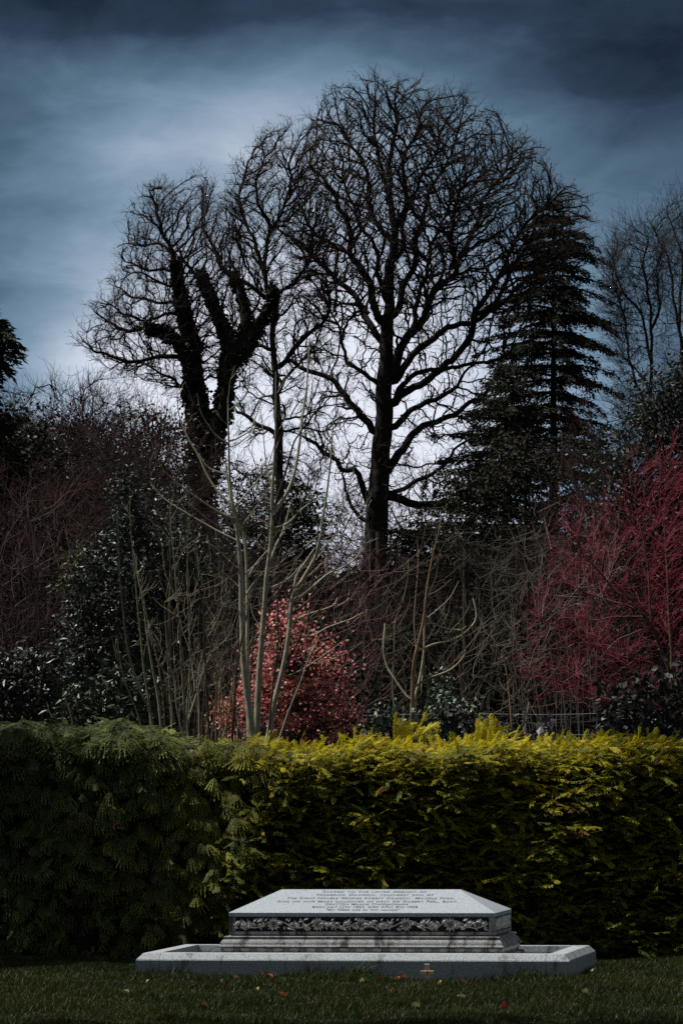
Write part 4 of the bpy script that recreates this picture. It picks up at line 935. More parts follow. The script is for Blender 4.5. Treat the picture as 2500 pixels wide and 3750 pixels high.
# bare trees of the wood: three kinds grown once, then set out many times
def proto(seed, old, young, twig, n, tipr, lift=.2, H=1.0):
    rng = np.random.default_rng(seed); Y = 100.0; k = F / Y
    base = (1250, 2732 + 1.6 * k)
    def q(pts): return [(base[0] + a * k, base[1] - b * k) for a, b in pts]
    limbs = [(q([(0, 0), (rng.normal(0, .15), 2.2), (rng.normal(0, .2), 4.5), (rng.normal(0, .3), 7), (rng.normal(0, .4), 10)]), 13, 2, 0)]
    for i in range(7):
        h = 2.6 + i * .9; s_ = 1 if i % 2 else -1; L = rng.uniform(1.6, 2.8) * (1.1 - i * .07)
        limbs.append((q([(0, h), (s_ * L * .4, h + L * .35), (s_ * L * .8, h + L * .9), (s_ * L, h + L * 1.4)]), 6, 1.5, rng.uniform(-.8, .8)))
    poly = q([(-1.2, 2.6), (-2.6, 4.5), (-3.1, 7), (-2.5, 9.3), (-1.2, 10.8), (.3, 11.2), (1.7, 10.6), (2.8, 9), (3.1, 6.8), (2.5, 4.4), (1.1, 2.6)])
    return bare_tree('bare_tree', 'x', Y, limbs, poly, n, M_BARK, step=.24, dk=.36, depth=.95, old=old, young=young, tip=tipr, thick=.05, seed=seed, ntwig=twig, twigL=.6, twigr=.0070, lift=lift, jitter=.16, cat='tree', levels=2, n2=2, sides=6, bend=.25)[0]
K1 = proto(61, (.014, .008, .008), (.024, .007, .007), 2800, 1500, .0075, .35)
K2 = proto(62, (.024, .021, .018), (.026, .020, .016), 1800, 600, .011, .35)
K3 = proto(63, (.014, .012, .010), (.016, .011, .009), 2400, 1000, .012, .1)
def setout(src, x, ytop, Y, label, group, width=None, first=False, rz=0):
    """a tree whose top reaches photograph row ytop when it stands at distance Y"""
    c = P(x, 2732, Y); top = float(P(x, ytop, Y)[2]); s = top / 11.3
    o = src if first else src.copy()
    if not first:
        COL.objects.link(o)
        for ch in src.children: d = ch.copy(); COL.objects.link(d); d.parent = o
    o.location = (float(c[0]), Y, 0); ww = s * (width or 1); o.scale = (ww, ww, s); o.rotation_euler = (0, 0, rz); tag(o, label, group=group); return o
G1 = 'reddish bare trees of the left wood'; G2 = 'bare trees behind the garden'; G3 = 'bare trees in the right wood'
rz_ = np.random.default_rng(70)
lst = [(K1, 150, 1395, 92, 'reddish bare tree whose twiggy dome shows against the sky at the far left', G1, 1.0), (K1, 330, 1385, 97, 'reddish bare tree with a twiggy dome second from the left edge', G1, 1.0), (K1, 560, 1470, 90, 'reddish bare tree touching the ivy-clad trunk', G1, 1.15),
       (K2, 300, 1345, 130, 'thin grey tree whose fine wind-swept twigs top the reddish domes', G1, 1.0), (K2, 460, 1440, 132, 'faint grey tree-top between the reddish domes and the ivy-clad tree', G1, 1.0), (K3, 20, 1450, 100, 'dark bare tree under the left-edge conifer', G1, 1.0),
       (K3, 420, 1560, 80, 'dark bare tree low in the middle of the left wood', G1, 1.1), (K1, 200, 1650, 72, 'dark red twiggy tree low in the left wood above the holly', G1, 1.2), (K1, 60, 1750, 66, 'dark red twiggy tree at the left edge below the wood top', G1, 1.3), (K2, 520, 1800, 74, 'grey-brown bare tree behind the holly bush', G1, 1.2),
       (K2, 1130, 1640, 128, 'thin bare tree whose tangled top fills the bright gap left of the oak trunk', G2, .9), (K2, 1330, 1760, 130, 'thin bare tree low behind the oak trunk', G2, 1.0), (K3, 950, 1700, 131, 'dark bare tree behind the slender tree, in the bright gap', G2, .9), (K2, 1560, 1650, 132, 'thin bare tree filling the gap between oak trunk and evergreens', G2, 1.0),
       (K2, 640, 1980, 70, 'grey-brown bare tree left of the pale saplings', G2, 1.3), (K3, 900, 2020, 78, 'dark bare tree low behind the pale saplings', G2, 1.3), (K1, 1250, 2150, 74, 'reddish bare shrub tree at the foot of the great oak', G2, 1.6),
       (K1, 1420, 2000, 82, 'reddish bare tree right behind the oak trunk', G3, 1.3), 
       (K1, 2350, 1420, 92, 'reddish bare tree in front of the thin trees at right', G3, 1.0), (K3, 2480, 1360, 90, 'dark bare tree at the right edge', G3, 1.0),
       (K3, 2050, 1950, 76, 'dark bare tree low behind the red-stemmed bush', G3, 1.3), (K3, 760, 2250, 62, 'dark bare shrub tree behind the saplings, left', G2, 1.7)]
seen = set()
for (src, x, yt, Y, lab, gr, w) in lst:
    setout(src, x, yt, Y, lab, gr, w, first=src.name not in seen, rz=float(rz_.uniform(0, 6.28))); seen.add(src.name)

# mass of dark wood far behind, below the bright gaps
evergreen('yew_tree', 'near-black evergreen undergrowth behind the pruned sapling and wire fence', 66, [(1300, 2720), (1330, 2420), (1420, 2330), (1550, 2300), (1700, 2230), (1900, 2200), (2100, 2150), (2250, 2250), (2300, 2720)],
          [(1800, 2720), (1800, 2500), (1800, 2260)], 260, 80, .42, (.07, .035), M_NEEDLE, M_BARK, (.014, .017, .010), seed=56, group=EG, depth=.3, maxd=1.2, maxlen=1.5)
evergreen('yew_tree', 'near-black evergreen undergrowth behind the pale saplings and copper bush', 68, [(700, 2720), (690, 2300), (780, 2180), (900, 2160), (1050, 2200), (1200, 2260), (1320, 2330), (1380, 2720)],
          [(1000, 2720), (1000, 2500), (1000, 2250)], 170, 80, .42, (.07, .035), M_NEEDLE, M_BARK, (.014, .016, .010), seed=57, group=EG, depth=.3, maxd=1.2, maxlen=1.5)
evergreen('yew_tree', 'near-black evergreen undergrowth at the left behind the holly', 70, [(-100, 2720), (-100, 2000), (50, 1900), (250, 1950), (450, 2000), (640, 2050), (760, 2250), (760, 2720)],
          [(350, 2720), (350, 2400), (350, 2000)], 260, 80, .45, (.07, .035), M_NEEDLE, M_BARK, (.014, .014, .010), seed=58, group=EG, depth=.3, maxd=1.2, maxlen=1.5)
def far_wood():
    rng = np.random.default_rng(80); b = MB()
    n = 60000; x = rng.uniform(-600, 3100, n)
    top = np.interp(x, [-600, 0, 250, 500, 700, 900, 1100, 1300, 1450, 1600, 1900, 2100, 2500, 3100], [1640, 1640, 1760, 1900, 1980, 2050, 2080, 2090, 2080, 2000, 1960, 1960, 1720, 1650]) + 35 * np.sin(x / 47) + 20 * np.sin(x / 19)
    y = top + (2760 - top) * rng.random(n) ** .9 + rng.normal(0, 14, n); Y = rng.uniform(138, 165, n); p = P(x, y, Y)
    leaf_quads(b, p, .34, .22, rng, col=(.020, .024, .014), colvar=.5, droop=.2, tint=(.3, (.040, .026, .022)))
    tag(b.build('distant_wood', M_LEAF), 'dark mass of distant woodland closing the view behind the garden trees', 'wood', kind='stuff')
far_wood()
# straight trunks in the gloom
TR = 'dark straight trunks in the gloom of the wood'
for x, yb, yt, r, lean, Y, lab in ((1700, 2640, 2240, 17, 4, 60, 'thickest straight trunk in the gloom, right of the pruned sapling'), (1808, 2650, 2260, 11, -3, 66, 'second straight trunk in the gloom, left of the wire fence'), (1890, 2650, 2220, 8, 3, 70, 'thin straight trunk above the wire fence'), (1935, 2650, 2300, 7, -2, 58, 'thin trunk at the left side of the red-stemmed bush'),
                                   (1385, 2700, 2200, 26, 6, 88, 'broad dark trunk behind the thin stems left of the pruned sapling'), (2120, 2640, 2250, 7, 2, 62, 'slim trunk behind the middle of the red-stemmed bush')):
    rng = np.random.default_rng(x); g = MB(); ys_ = np.linspace(2732 + 1.6 * F / Y, yt - 250, 16); w = P(x + lean * np.linspace(0, 1, 16) + rng.normal(0, 1.2, 16), ys_, np.full(16, Y))
    tube(g, w, np.linspace(r * 1.15, r * .6, 16) * Y / F, 10, (.045, .032, .026)); root = empty('tree_trunk', (w[0, 0], Y, 0), lab, 'tree', TR); tm = (w[0, 0], Y, 0); g.build('trunk', M_BARK, root, True, tm)
    b = MB(); n = 60; i = rng.integers(4, 16, n); p = w[i]; d = np.stack([rng.choice([-1, 1], n), rng.normal(0, .6, n), rng.normal(-.1, .25, n)], -1); twig_sets(b, p, d, .8, .006, rng, levels=2, segs=4, n2=2, col=(.028, .023, .018), lift=-.05, bend=.3); b.build('dead_twigs', M_TWIG, root, True, tm)
# ------------------------------------------------------------------ saplings and coppice stems between hedge and wood
E_ = lambda pts: cr(pts, 200, 1900, .5102)
G_ = lambda pts: cr(pts, 750, 1900, .4464)
H_ = lambda pts: cr(pts, 1300, 1900, .4464)
def sapling(name, label, Y, stems, col, mat=None, group=None, seed=1, buds=True, side=0, cat='sapling', col2=None, base_y=None):
    """stems: (px points, r0 px, r1 px, depth slope, colour or None). The first is the trunk; the others are its branches."""
    rng = np.random.default_rng(seed); root = None; P0 = None; sk = MB()
    for i, (pts, ra, rb, k, *cc) in enumerate(stems):
        pp = catmull(pts, 6); seg = np.concatenate([[0], np.cumsum(np.linalg.norm(np.diff(pp, axis=0), axis=1))])
        Y0 = Y if i == 0 else Y + stems[0][3] * 0
        w = P(pp[:, 0], pp[:, 1], Y0 + k * seg * Y / F)
        if i == 0:
            g = w[0].copy(); g[2] = 0
            w = np.concatenate([[g], w]); seg = np.concatenate([[0], seg + 1])
            root = empty(name, g, label, cat, group); tm = g; main = w
        elif cc and cc[-1] == 'free': pass
        else:
            j = np.linalg.norm((main - w[0])[:, [0, 2]], axis=1).argmin(); w = w + (main[j] - w[0]) * np.array([0, 1, 0]) 
            if np.linalg.norm(main[j] - w[0]) < .12: w[0] = main[j]
        r = (ra + (rb - ra) * (seg / seg[-1])) * Y / F
        c = np.array(cc[0] if cc and cc[0] is not None and cc[0] != 'free' else col)
        b = MB(); tube(b, w, r, 8, c * rng.uniform(.85, 1.15))
        if buds:
            n = max(2, int(seg[-1] * Y / F / .09)); q = rng.integers(1, len(w), n); d = norm(w[q] - w[q - 1]); t = rng.random((n, 1))
            pos = w[q - 1] + (w[q] - w[q - 1]) * t; out = norm(d * .6 + rng.normal(0, .6, (n, 3))); L = rng.uniform(.012, .022, n) + r[q]
            pts2 = np.stack([pos, pos + out * L[:, None]], 1); chains(b, pts2, np.stack([np.full(n, .0035) + r[q] * .15, np.full(n, .0018)], 1), 4, c * .8)
        b.build('trunk' if i == 0 else 'branch', mat or M_BARK2, root, True, tm)
        if side and len(w) > 6:
            n = int(side * seg[-1] * Y / F * (1 if i == 0 else .6)); 
            if n:
                q = rng.integers(len(w) // 3, len(w), n); d = norm(w[q] - w[q - 1]) + rng.normal(0, .55, (n, 3)); twig_sets(sk, w[q], d, .20, max(.0022, r[-1] * .6), rng, levels=2, segs=4, n2=2, col=c * .85, bend=.25, lift=.35)
    if sk.n: sk.build('side_twigs', mat or M_BARK2, root, True, tm)
    return root
M_BARK2 = material('smooth_young_bark', attr=True, rough=.55, noise=(14, .6, 1.35), bump=(60, .3, .004), spec=.35)
PALE = (.44, .41, .28); GREY = (.31, .30, .23); TAN = (.30, .22, .12); DARK = (.055, .040, .032); ORG = (.42, .20, .09); OLV = (.22, .21, .13)
GS = 'saplings rising behind the hedge'
sapling('ash_sapling', 'tallest stout grey-green sapling left of the red-leaved bush, with long upcurved side branches', 37.6, [
 ([(925, 2708), (915, 2614), (900, 2503), (890, 2391), (888, 2300), (884, 2212), (881, 2078), (871, 1967), (866, 1920), (862, 1877), (850, 1835), (841, 1742), (838, 1634), (836, 1525), (835, 1455)], 14, 2.2, 0),
 ([(880, 2240), (853, 2215), (817, 2150), (780, 2095), (750, 2060)], 3, 1.2, -.2), ([(877, 2154), (845, 2120), (806, 2090), (750, 2040)], 3.5, 1.2, .2), ([(873, 2086), (830, 2045), (780, 2000), (735, 1980), (717, 1962)], 3.6, 1.4, -.3),
 ([(874, 1983), (803, 1948), (717, 1899), (619, 1839), (570, 1796), (549, 1763)], 4.2, 1.4, .2), ([(868, 1945), (800, 1925), (745, 1890), (700, 1850), (650, 1825)], 3, 1.2, -.4), ([(858, 1902), (803, 1877), (744, 1839), (684, 1796), (641, 1764), (598, 1720), (570, 1671), (558, 1620)], 4.4, 1.4, -.2),
 ([(847, 1848), (803, 1807), (760, 1742), (728, 1671), (700, 1623), (668, 1558), (652, 1498), (652, 1440)], 4.8, 1.6, .3), ([(838, 1625), (798, 1601), (771, 1568), (738, 1514), (722, 1440)], 3.4, 1.4, -.2), ([(840, 1738), (800, 1728), (760, 1709), (728, 1661)], 2.6, 1.2, .3),
 ([(847, 1617), (912, 1579), (933, 1536), (955, 1471)], 3.2, 1.3, .3), ([(838, 1503), (870, 1480), (901, 1444), (914, 1390), (912, 1308)], 3.2, 1.2, -.2), ([(863, 1856), (922, 1785), (977, 1715), (1004, 1633)], 4, 1.5, .2), ([(870, 1950), (905, 1900), (950, 1840), (975, 1800)], 3, 1.2, -.3),
 ([(841, 1640), (880, 1620), (925, 1580), (935, 1545)], 2.4, 1, .2), ([(884, 2120), (920, 2080), (960, 2050)], 2.6, 1, .1), ([(886, 2200), (925, 2140), (960, 2100)], 2.4, 1, .2)], GREY, seed=101, side=4, group=GS)
sapling('ash_sapling', 'thinner pale stem leaning just right of the tallest sapling, almost touching it', 37.9, [
 ([(912, 2705), (908, 2500), (906, 2300), (905, 2150), (897, 1990), (880, 1930), (862, 1900), (848, 1850), (836, 1769), (826, 1688)], 9, 2, 0), ([(903, 2120), (940, 2060), (985, 2010)], 2.6, 1, .2), ([(900, 2040), (940, 1980), (965, 1930)], 2.4, 1, -.2)], PALE, seed=102, side=1.5, group=GS)
sapling('ash_sapling', 'stout grey-green sapling in front of the red-leaved bush, forking near its top', 38.2, [
 ([(938, 2700), (942, 2637), (946, 2525), (953, 2413), (962, 2302), (969, 2212), (975, 2123), (989, 2012), (993, 1959), (996, 1905), (996, 1823), (999, 1769), (1004, 1688), (1007, 1634), (1010, 1525), (1010, 1360)], 13, 2, 0),
 ([(1004, 1872), (1047, 1812), (1075, 1742), (1091, 1661), (1102, 1579), (1107, 1525), (1123, 1417), (1134, 1235)], 7, 1.8, .2), ([(1001, 1910), (1015, 1823), (1042, 1742), (1075, 1623), (1102, 1579), (1134, 1482), (1145, 1390)], 5, 1.6, -.2, DARK),
 ([(980, 2084), (1010, 2000), (1035, 1950), (1050, 1900), (1064, 1840)], 6, 2.4, .3), ([(1035, 1950), (1075, 1900), (1100, 1850), (1090, 1780)], 3.4, 1.3, .1), ([(997, 1936), (1053, 1915), (1110, 1860), (1177, 1818)], 3, 1.2, .3), ([(975, 2210), (1005, 2180), (1035, 2140), (1045, 2125)], 4, 1.5, -.3),
 ([(998, 1880), (960, 1830), (945, 1780), (935, 1700), (910, 1640)], 3, 1.2, -.3), ([(999, 1800), (975, 1700), (965, 1600), (955, 1500)], 3, 1.1, .3), ([(985, 2030), (940, 1990), (900, 1960), (870, 1920)], 3, 1.1, -.3), ([(993, 1925), (940, 1895), (905, 1860)], 3, 1.1, .2, TAN),
 ([(968, 2165), (1000, 2150), (1060, 2115), (1110, 2060), (1160, 2000)], 3.2, 1.1, .2), ([(975, 2055), (1080, 2020), (1150, 1975), (1190, 1930)], 2.8, 1, -.2), ([(960, 2300), (930, 2260), (915, 2200)], 2.6, 1, .2)], GREY, seed=103, side=4, group=GS)
sapling('ash_sapling', 'slanting grey-green sapling right of the pair, leaning right over the red-leaved bush', 37.8, [
 ([(980, 2710), (991, 2660), (1000, 2592), (1022, 2503), (1040, 2427), (1054, 2346), (1062, 2279), (1067, 2212), (1076, 2172), (1107, 2123), (1138, 2070), (1156, 2034), (1170, 1976), (1181, 1936), (1178, 1925), (1194, 1823), (1210, 1688), (1221, 1530)], 11, 1.8, 0),
 ([(1076, 2168), (1082, 2120), (1095, 2090), (1116, 2060), (1152, 2007)], 5, 2.2, .2), ([(1080, 2203), (1129, 2163), (1196, 2105), (1254, 2078), (1308, 2038), (1330, 1989)], 4.5, 1.4, .2, PALE), ([(1196, 2100), (1190, 2070), (1200, 2040), (1222, 2008)], 2.6, 1, .1, PALE),
 ([(1067, 2284), (1107, 2257), (1174, 2235), (1219, 2217), (1237, 2188)], 4.2, 1.8, .3, PALE), ([(1050, 2422), (1089, 2355), (1120, 2279), (1174, 2230), (1241, 2150), (1290, 2080)], 4, 1.3, -.2, DARK), ([(1060, 2320), (1138, 2328), (1201, 2297), (1286, 2266), (1344, 2233)], 3.4, 1.6, .3, PALE),
 ([(1066, 2250), (1130, 2200), (1180, 2150), (1250, 2050), (1290, 1960), (1310, 1900)], 3.6, 1.3, -.3, DARK), ([(1040, 2480), (1100, 2455), (1170, 2410), (1240, 2360)], 2.8, 1, .3), ([(1156, 2034), (1200, 1990), (1260, 1930), (1330, 1880), (1360, 1830)], 3, 1, .2), ([(1180, 1945), (1230, 1880), (1270, 1800), (1290, 1740)], 2.6, 1, -.2),
 ([(1170, 1980), (1240, 1960), (1320, 1990), (1390, 1970)], 2.4, 1, .2), ([(1068, 2203), (1045, 2160), (1036, 2110), (1040, 2060)], 2.8, 1.1, -.2, DARK), ([(1105, 2125), (1140, 2100), (1240, 2000)], 2.6, 1, .2)], GREY, seed=104, side=4, group=GS)
GC = 'thin coppice stems behind the hedge'
st = [
 ('thin straight brown stem rising between the slanting sapling and the oak trunk', 37.4, [G_([(620, 1800), (720, 1500), (790, 1250), (840, 1000), (860, 700), (900, 400), (910, 250), (915, 150)])], DARK, 3.4),
 ('dark stem passing behind the red-leaved bush close to the second stout sapling', 37.3, [G_([(520, 1800), (560, 1350), (600, 1050), (600, 700), (610, 400), (612, 120), (610, 40)])], DARK, 4),
 ('dark brown stem crossing the base of the tallest sapling', 37.2, [G_([(225, 1780), (250, 1400), (265, 1200), (320, 900), (380, 650), (450, 450)])], DARK, 5.5),
 ('thin reddish stem immediately right of the tallest sapling', 38.3, [G_([(370, 1760), (375, 1300), (400, 880), (345, 600), (335, 300), (335, 0), (330, -150)])], DARK, 3),
 ('leaning grey stem at the foot of the slanting sapling', 37.0, [G_([(600, 1840), (680, 1600), (780, 1350), (850, 1150), (950, 950)])], GREY, 4),
 ('leftmost long leaning stem in front of the holly', 37.1, [E_([(715, 1620), (690, 1400), (640, 1290), (590, 1170), (540, 1000), (510, 850), (490, 650), (470, 450), (460, 200), (455, 0)])], OLV, 5.5),
 ('long straight stem second from the left in front of the holly', 37.3, [E_([(700, 1600), (680, 1330), (645, 1100), (615, 800), (595, 600), (575, 350), (550, 100), (545, -40)])], OLV, 5),
 ('long bowed stem third from the left in front of the holly', 37.5, [E_([(775, 1600), (745, 1300), (700, 1050), (660, 800), (640, 620), (600, 430), (575, 300)])], GREY, 5.5),
 ('thin stem between the third and the middle stems in front of the holly', 37.6, [E_([(850, 1620), (835, 1400), (815, 1050), (800, 800), (790, 600)])], OLV, 3.6),
 ('middle stem in front of the holly, straight and tall', 37.2, [E_([(935, 1600), (935, 1400), (915, 1050), (895, 750), (875, 500), (860, 300), (840, 100), (830, -80)]), E_([(880, 590), (850, 520), (800, 400), (780, 300), (775, 210)]), E_([(890, 710), (820, 660), (760, 620), (700, 560)])], OLV, 5.5),
 ('pale stem crossing behind the middle stem in an X', 37.7, [E_([(930, 1590), (960, 1450), (1010, 1290), (1050, 1150), (1080, 1020)]), E_([(1010, 1250), (1000, 1150), (970, 950), (920, 800), (885, 650)])], GREY, 5.5),
 ('tall thin stem right of the middle stem, in front of the holly', 37.4, [E_([(965, 1600), (950, 1400), (970, 1100), (970, 800), (955, 500), (955, 250), (962, 60)])], OLV, 3.8),
 ('dark stem with a bent top left of the tallest sapling', 37.5, [E_([(1115, 1600), (1095, 1300), (1085, 1050), (1075, 850), (1070, 650), (1040, 500), (1015, 300), (1000, 60), (990, -100)])], DARK, 4.4),
 ('yellowish stem forking low left of the tallest sapling', 37.0, [E_([(1125, 1580), (1155, 1350), (1165, 1150), (1130, 980), (1085, 820)]), E_([(1158, 1250), (1165, 1100), (1150, 1050), (1120, 930)]), E_([(1165, 1120), (1180, 1030), (1175, 990)])], TAN, 3.6),
 ('sinuous dark stem curving up left of the tallest sapling', 37.8, [E_([(1060, 1500), (1090, 1100), (1150, 830), (1220, 690), (1260, 540), (1262, 430), (1225, 270), (1200, 120), (1160, 0), (1100, -200), (1020, -450)])], DARK, 4),
 ('short orange shoot sticking up from the hedge left of the tallest sapling', 36.9, [E_([(1230, 1640), (1236, 1450), (1240, 1260)])], ORG, 2.6),
 ('thin leaning stem at the left of the holly', 37.4, [E_([(640, 1560), (580, 1350), (510, 1180), (470, 1000), (450, 830)])], OLV, 3.2),
 ('pale dead stick leaning in front of the laurel at the left', 37.1, [E_([(125, 1440), (95, 1340), (60, 1230)])], PALE, 3),
 ('grey stem leaning right from the foot of the middle stems', 37.6, [E_([(1040, 1590), (1035, 1300), (1025, 1150), (1065, 950)])], GREY, 4.2),
 ('thin pale twiggy stem just above the hedge left of the second stout sapling', 37.1, [G_([(180, 1820), (182, 1600), (185, 1440)])], TAN, 2.4),
 ('reddish-brown upright stem above the ivy-clad trunk base', 38.0, [C_([(230, 1480), (228, 1250), (222, 1100), (215, 1000), (215, 870)])], DARK, 2.6)]
for i, (lab, Y, sts, col, r) in enumerate(st):
    sapling('coppice_stem', lab, Y, [(sts[0], r, max(1.1, r * .3), 0)] + [(s, r * .55, 1.1, .15) for s in sts[1:]], col, seed=120 + i, side=4.5, group=GC)
rs = np.random.default_rng(77)
for i in range(16):
    xb = rs.uniform(570, 900); yt = rs.uniform(2150, 2480); ln = rs.normal(-40, 50); yy = np.linspace(2700, yt, 5); wob = rs.normal(0, 7, 5)
    sapling('coppice_stem', 'thin wand in the crowd of thin stems between the holly and the tallest sapling', 37.2 + rs.uniform(-.1, 1.6), [([(xb + ln * t * t + w_, y_) for t, y_, w_ in zip(np.linspace(0, 1, 5), yy, wob)], rs.uniform(2, 3.6), 1, 0)], (OLV, GREY, DARK, TAN)[i % 4], seed=800 + i, side=5, group='crowd of thin wands behind the hedge')
# pruned sapling with candelabra branches, right of centre
sapling('pruned_sapling', 'young tree with orange-stripped bark and candelabra branches, right of the oak trunk', 37.3, [
 ([(1508, 2640), (1510, 2525), (1514, 2436), (1528, 2369), (1546, 2293), (1554, 2248), (1557, 2208), (1568, 2123), (1586, 2025), (1600, 1970), (1614, 1905)], 9, 1.8, 0, (.30, .19, .11)),
 ([(1534, 2382), (1590, 2358), (1648, 2346), (1693, 2324), (1733, 2284), (1743, 2248), (1731, 2190)], 4.4, 2.4, .2, PALE), ([(1516, 2516), (1568, 2485), (1639, 2458), (1679, 2427), (1704, 2387), (1693, 2324), (1675, 2248)], 4.6, 2.4, -.2, (.28, .23, .13)),
 ([(1497, 2560), (1470, 2525), (1443, 2485), (1416, 2440), (1403, 2382), (1409, 2284)], 4.6, 2.4, .3, PALE), ([(1556, 2285), (1570, 2283), (1590, 2284), (1630, 2300), (1684, 2306), (1706, 2293)], 2.6, 1.4, -.2, PALE), ([(1554, 2270), (1604, 2230), (1648, 2186), (1679, 2128)], 2.6, 1.2, .3, GREY),
 ([(1524, 2375), (1516, 2279), (1523, 2168), (1530, 2079), (1528, 1976)], 3.4, 1.5, .2, (.2, .14, .1)), ([(1524, 2372), (1495, 2345), (1475, 2325)], 1.8, .8, .2, TAN), ([(1556, 2208), (1578, 2160), (1600, 2090), (1590, 2030)], 3, 1.3, .2, DARK)], GREY, seed=150, side=1.2, cat='young tree')
sapling('coppice_stem', 'pale green stem close behind the pruned sapling, right side', 37.6, [([(1516, 2650), (1520, 2556), (1538, 2480), (1551, 2391), (1553, 2302), (1560, 2250)], 7, 2.6, 0), ([(1524, 2560), (1540, 2540), (1545, 2480), (1552, 2420), (1556, 2480)], 2.2, 1, .1)], PALE, seed=151, side=1, group=GC)
sapling('coppice_stem', 'slender grey stem left of the pruned sapling', 37.8, [([(1455, 2670), (1438, 2525), (1443, 2391), (1447, 2279), (1474, 2203), (1492, 2123), (1496, 2050)], 4.4, 1.6, 0)], OLV, seed=152, side=2, group=GC)
sapling('coppice_stem', 'bare orange-pale stake-like stem above the wire fence', 38.2, [([(1874, 2670), (1862, 2525), (1849, 2436), (1838, 2392)], 4, 1.8, 0)], (.34, .22, .14), seed=153, side=1, group=GC)
sapling('coppice_stem', 'short whitish stem above the wire fence', 38.1, [([(1922, 2680), (1928, 2620), (1936, 2570)], 3.6, 2.2, 0)], (.45, .40, .27), seed=154, side=1, group=GC)
sapling('coppice_stem', 'dark leaning twig left of the pruned sapling, at the oak foot', 38.0, [([(1352, 2700), (1345, 2600), (1320, 2520), (1300, 2480)], 3, 1.2, 0)], DARK, seed=155, side=2, group=GC)

# ------------------------------------------------------------------ shrubs
def shrub(name, label, Y, poly, basex, nst, n, leaf, mat, col, seed, crad=.16, per=22, depth=.5, tint=None, colvar=.3, flat=None, droop=.2, cat='shrub', stemcol=(.05, .04, .03), weight=None, curl=.25, group=None, sr=.010, maxd=.8, colfn=None, basey=2740):
    rng = np.random.default_rng(seed); ncl = max(4, n // per); cl = sample_crown(poly, Y, ncl, depth, rng, weight, maxd)
    base = P(basex, basey, Y); base[2] = 0; g = MB(); stems = []
    for i in range(nst):
        tgt = cl[rng.integers(ncl)]; t = np.linspace(0, 1, 9)[:, None]; b0 = base + np.array([rng.normal(0, .12), rng.normal(0, .08), 0])
        path = b0 + (tgt - b0) * t; path[:, 0] = b0[0] + (tgt[0] - b0[0]) * t[:, 0] ** 1.5; path += rng.normal(0, .015, path.shape); stems.append(path); tube(g, path, np.linspace(sr, sr * .3, 9), 6, stemcol)
    allp = np.concatenate(stems)
    j = np.array([np.linalg.norm(allp - c, axis=1).argmin() for c in cl]); a = allp[j]; t = np.linspace(0, 1, 4)[None, :, None]; br = a[:, None] + (cl - a)[:, None] * t; br[:, 1:3] += rng.normal(0, .02, (ncl, 2, 3))
    chains(g, br, np.tile(np.linspace(sr * .45, sr * .2, 4), (ncl, 1)), 4, np.asarray(stemcol))
    ii = np.repeat(np.arange(ncl), per); off = rng.normal(0, 1, (len(ii), 3)) * crad * .55; pts = cl[ii] + off
    c = np.array([col]) * rng.uniform(1 - colvar, 1 + colvar, (ncl, 1)); c = c[ii]
    if colfn is not None: c = colfn(pts, rng)
    f = MB(); leaf_quads(f, pts, leaf[0], leaf[1], rng, dirs=norm(off) * 1.0, col=c, colvar=colvar, droop=droop, flat=flat, curl=curl, tint=tint)
    root = empty(name, base, label, cat, group); g.build('stems', M_BARK2, root, True, base); f.build('leaves', mat, root, False, base); return root
shrub('holly_bush', 'large glossy dark-leaved holly bush behind the thin stems, left of the saplings', 40.5,
      [(440, 1880), (445, 1740), (470, 1730), (480, 1900), (560, 1960), (600, 1880), (700, 1900), (720, 2000), (790, 2060), (800, 2120), (740, 2200), (740, 2400), (760, 2700), (300, 2700), (230, 2500), (220, 2320), (260, 2250), (235, 2130), (300, 2080), (280, 2020), (400, 2000)], 500, 7, 12500, (.052, .026), M_GLOSS, (.026, .042, .032), 201, per=16, crad=.13, tint=(.08, (.08, .105, .09)), depth=.45, curl=.5)
shrub('holly_bush', 'narrow dark holly spire rising above the left side of the holly bush', 42, [(420, 1960), (425, 1800), (455, 1700), (485, 1800), (500, 1950), (560, 2100), (400, 2100)], 455, 2, 900, (.05, .025), M_GLOSS, (.030, .042, .028), 202, per=12, crad=.10, depth=.5, curl=.5)
shrub('laurel_bush', 'laurel bush with broad glossy leaves low at the left, just above the green hedge', 38.4, [(230, 2640), (230, 2540), (300, 2480), (420, 2440), (520, 2480), (600, 2520), (620, 2660), (260, 2680)], 420, 4, 900, (.085, .036), M_GLOSS, (.028, .052, .024), 203, per=9, crad=.11, depth=.4, tint=(.06, (.10, .14, .08)), droop=.5)
shrub('rhododendron_bush', 'dark leafy bush at the left edge above the green hedge', 39, [(-150, 2700), (-140, 2420), (0, 2400), (110, 2370), (200, 2400), (250, 2500), (240, 2660)], 50, 5, 2600, (.07, .032), M_GLOSS, (.020, .030, .022), 204, per=12, crad=.13, depth=.5, tint=(.05, (.08, .10, .09)), droop=.4)
def redcol(p, rng):
    n = len(p); c = np.array([.80, .27, .25])[None] * rng.uniform(.6, 1.15, (n, 1)); k = rng.random(n) < .34; c[k] = np.array([.90, .58, .46]) * rng.uniform(.7, 1.1, (k.sum(), 1)); k = rng.random(n) < .2; c[k] = np.array([.50, .06, .12]) * rng.uniform(.5, 1.1, (k.sum(), 1)); return c
M_RED = material('copper_leaf', attr=True, rough=.55, translucent=.35, spec=.3)
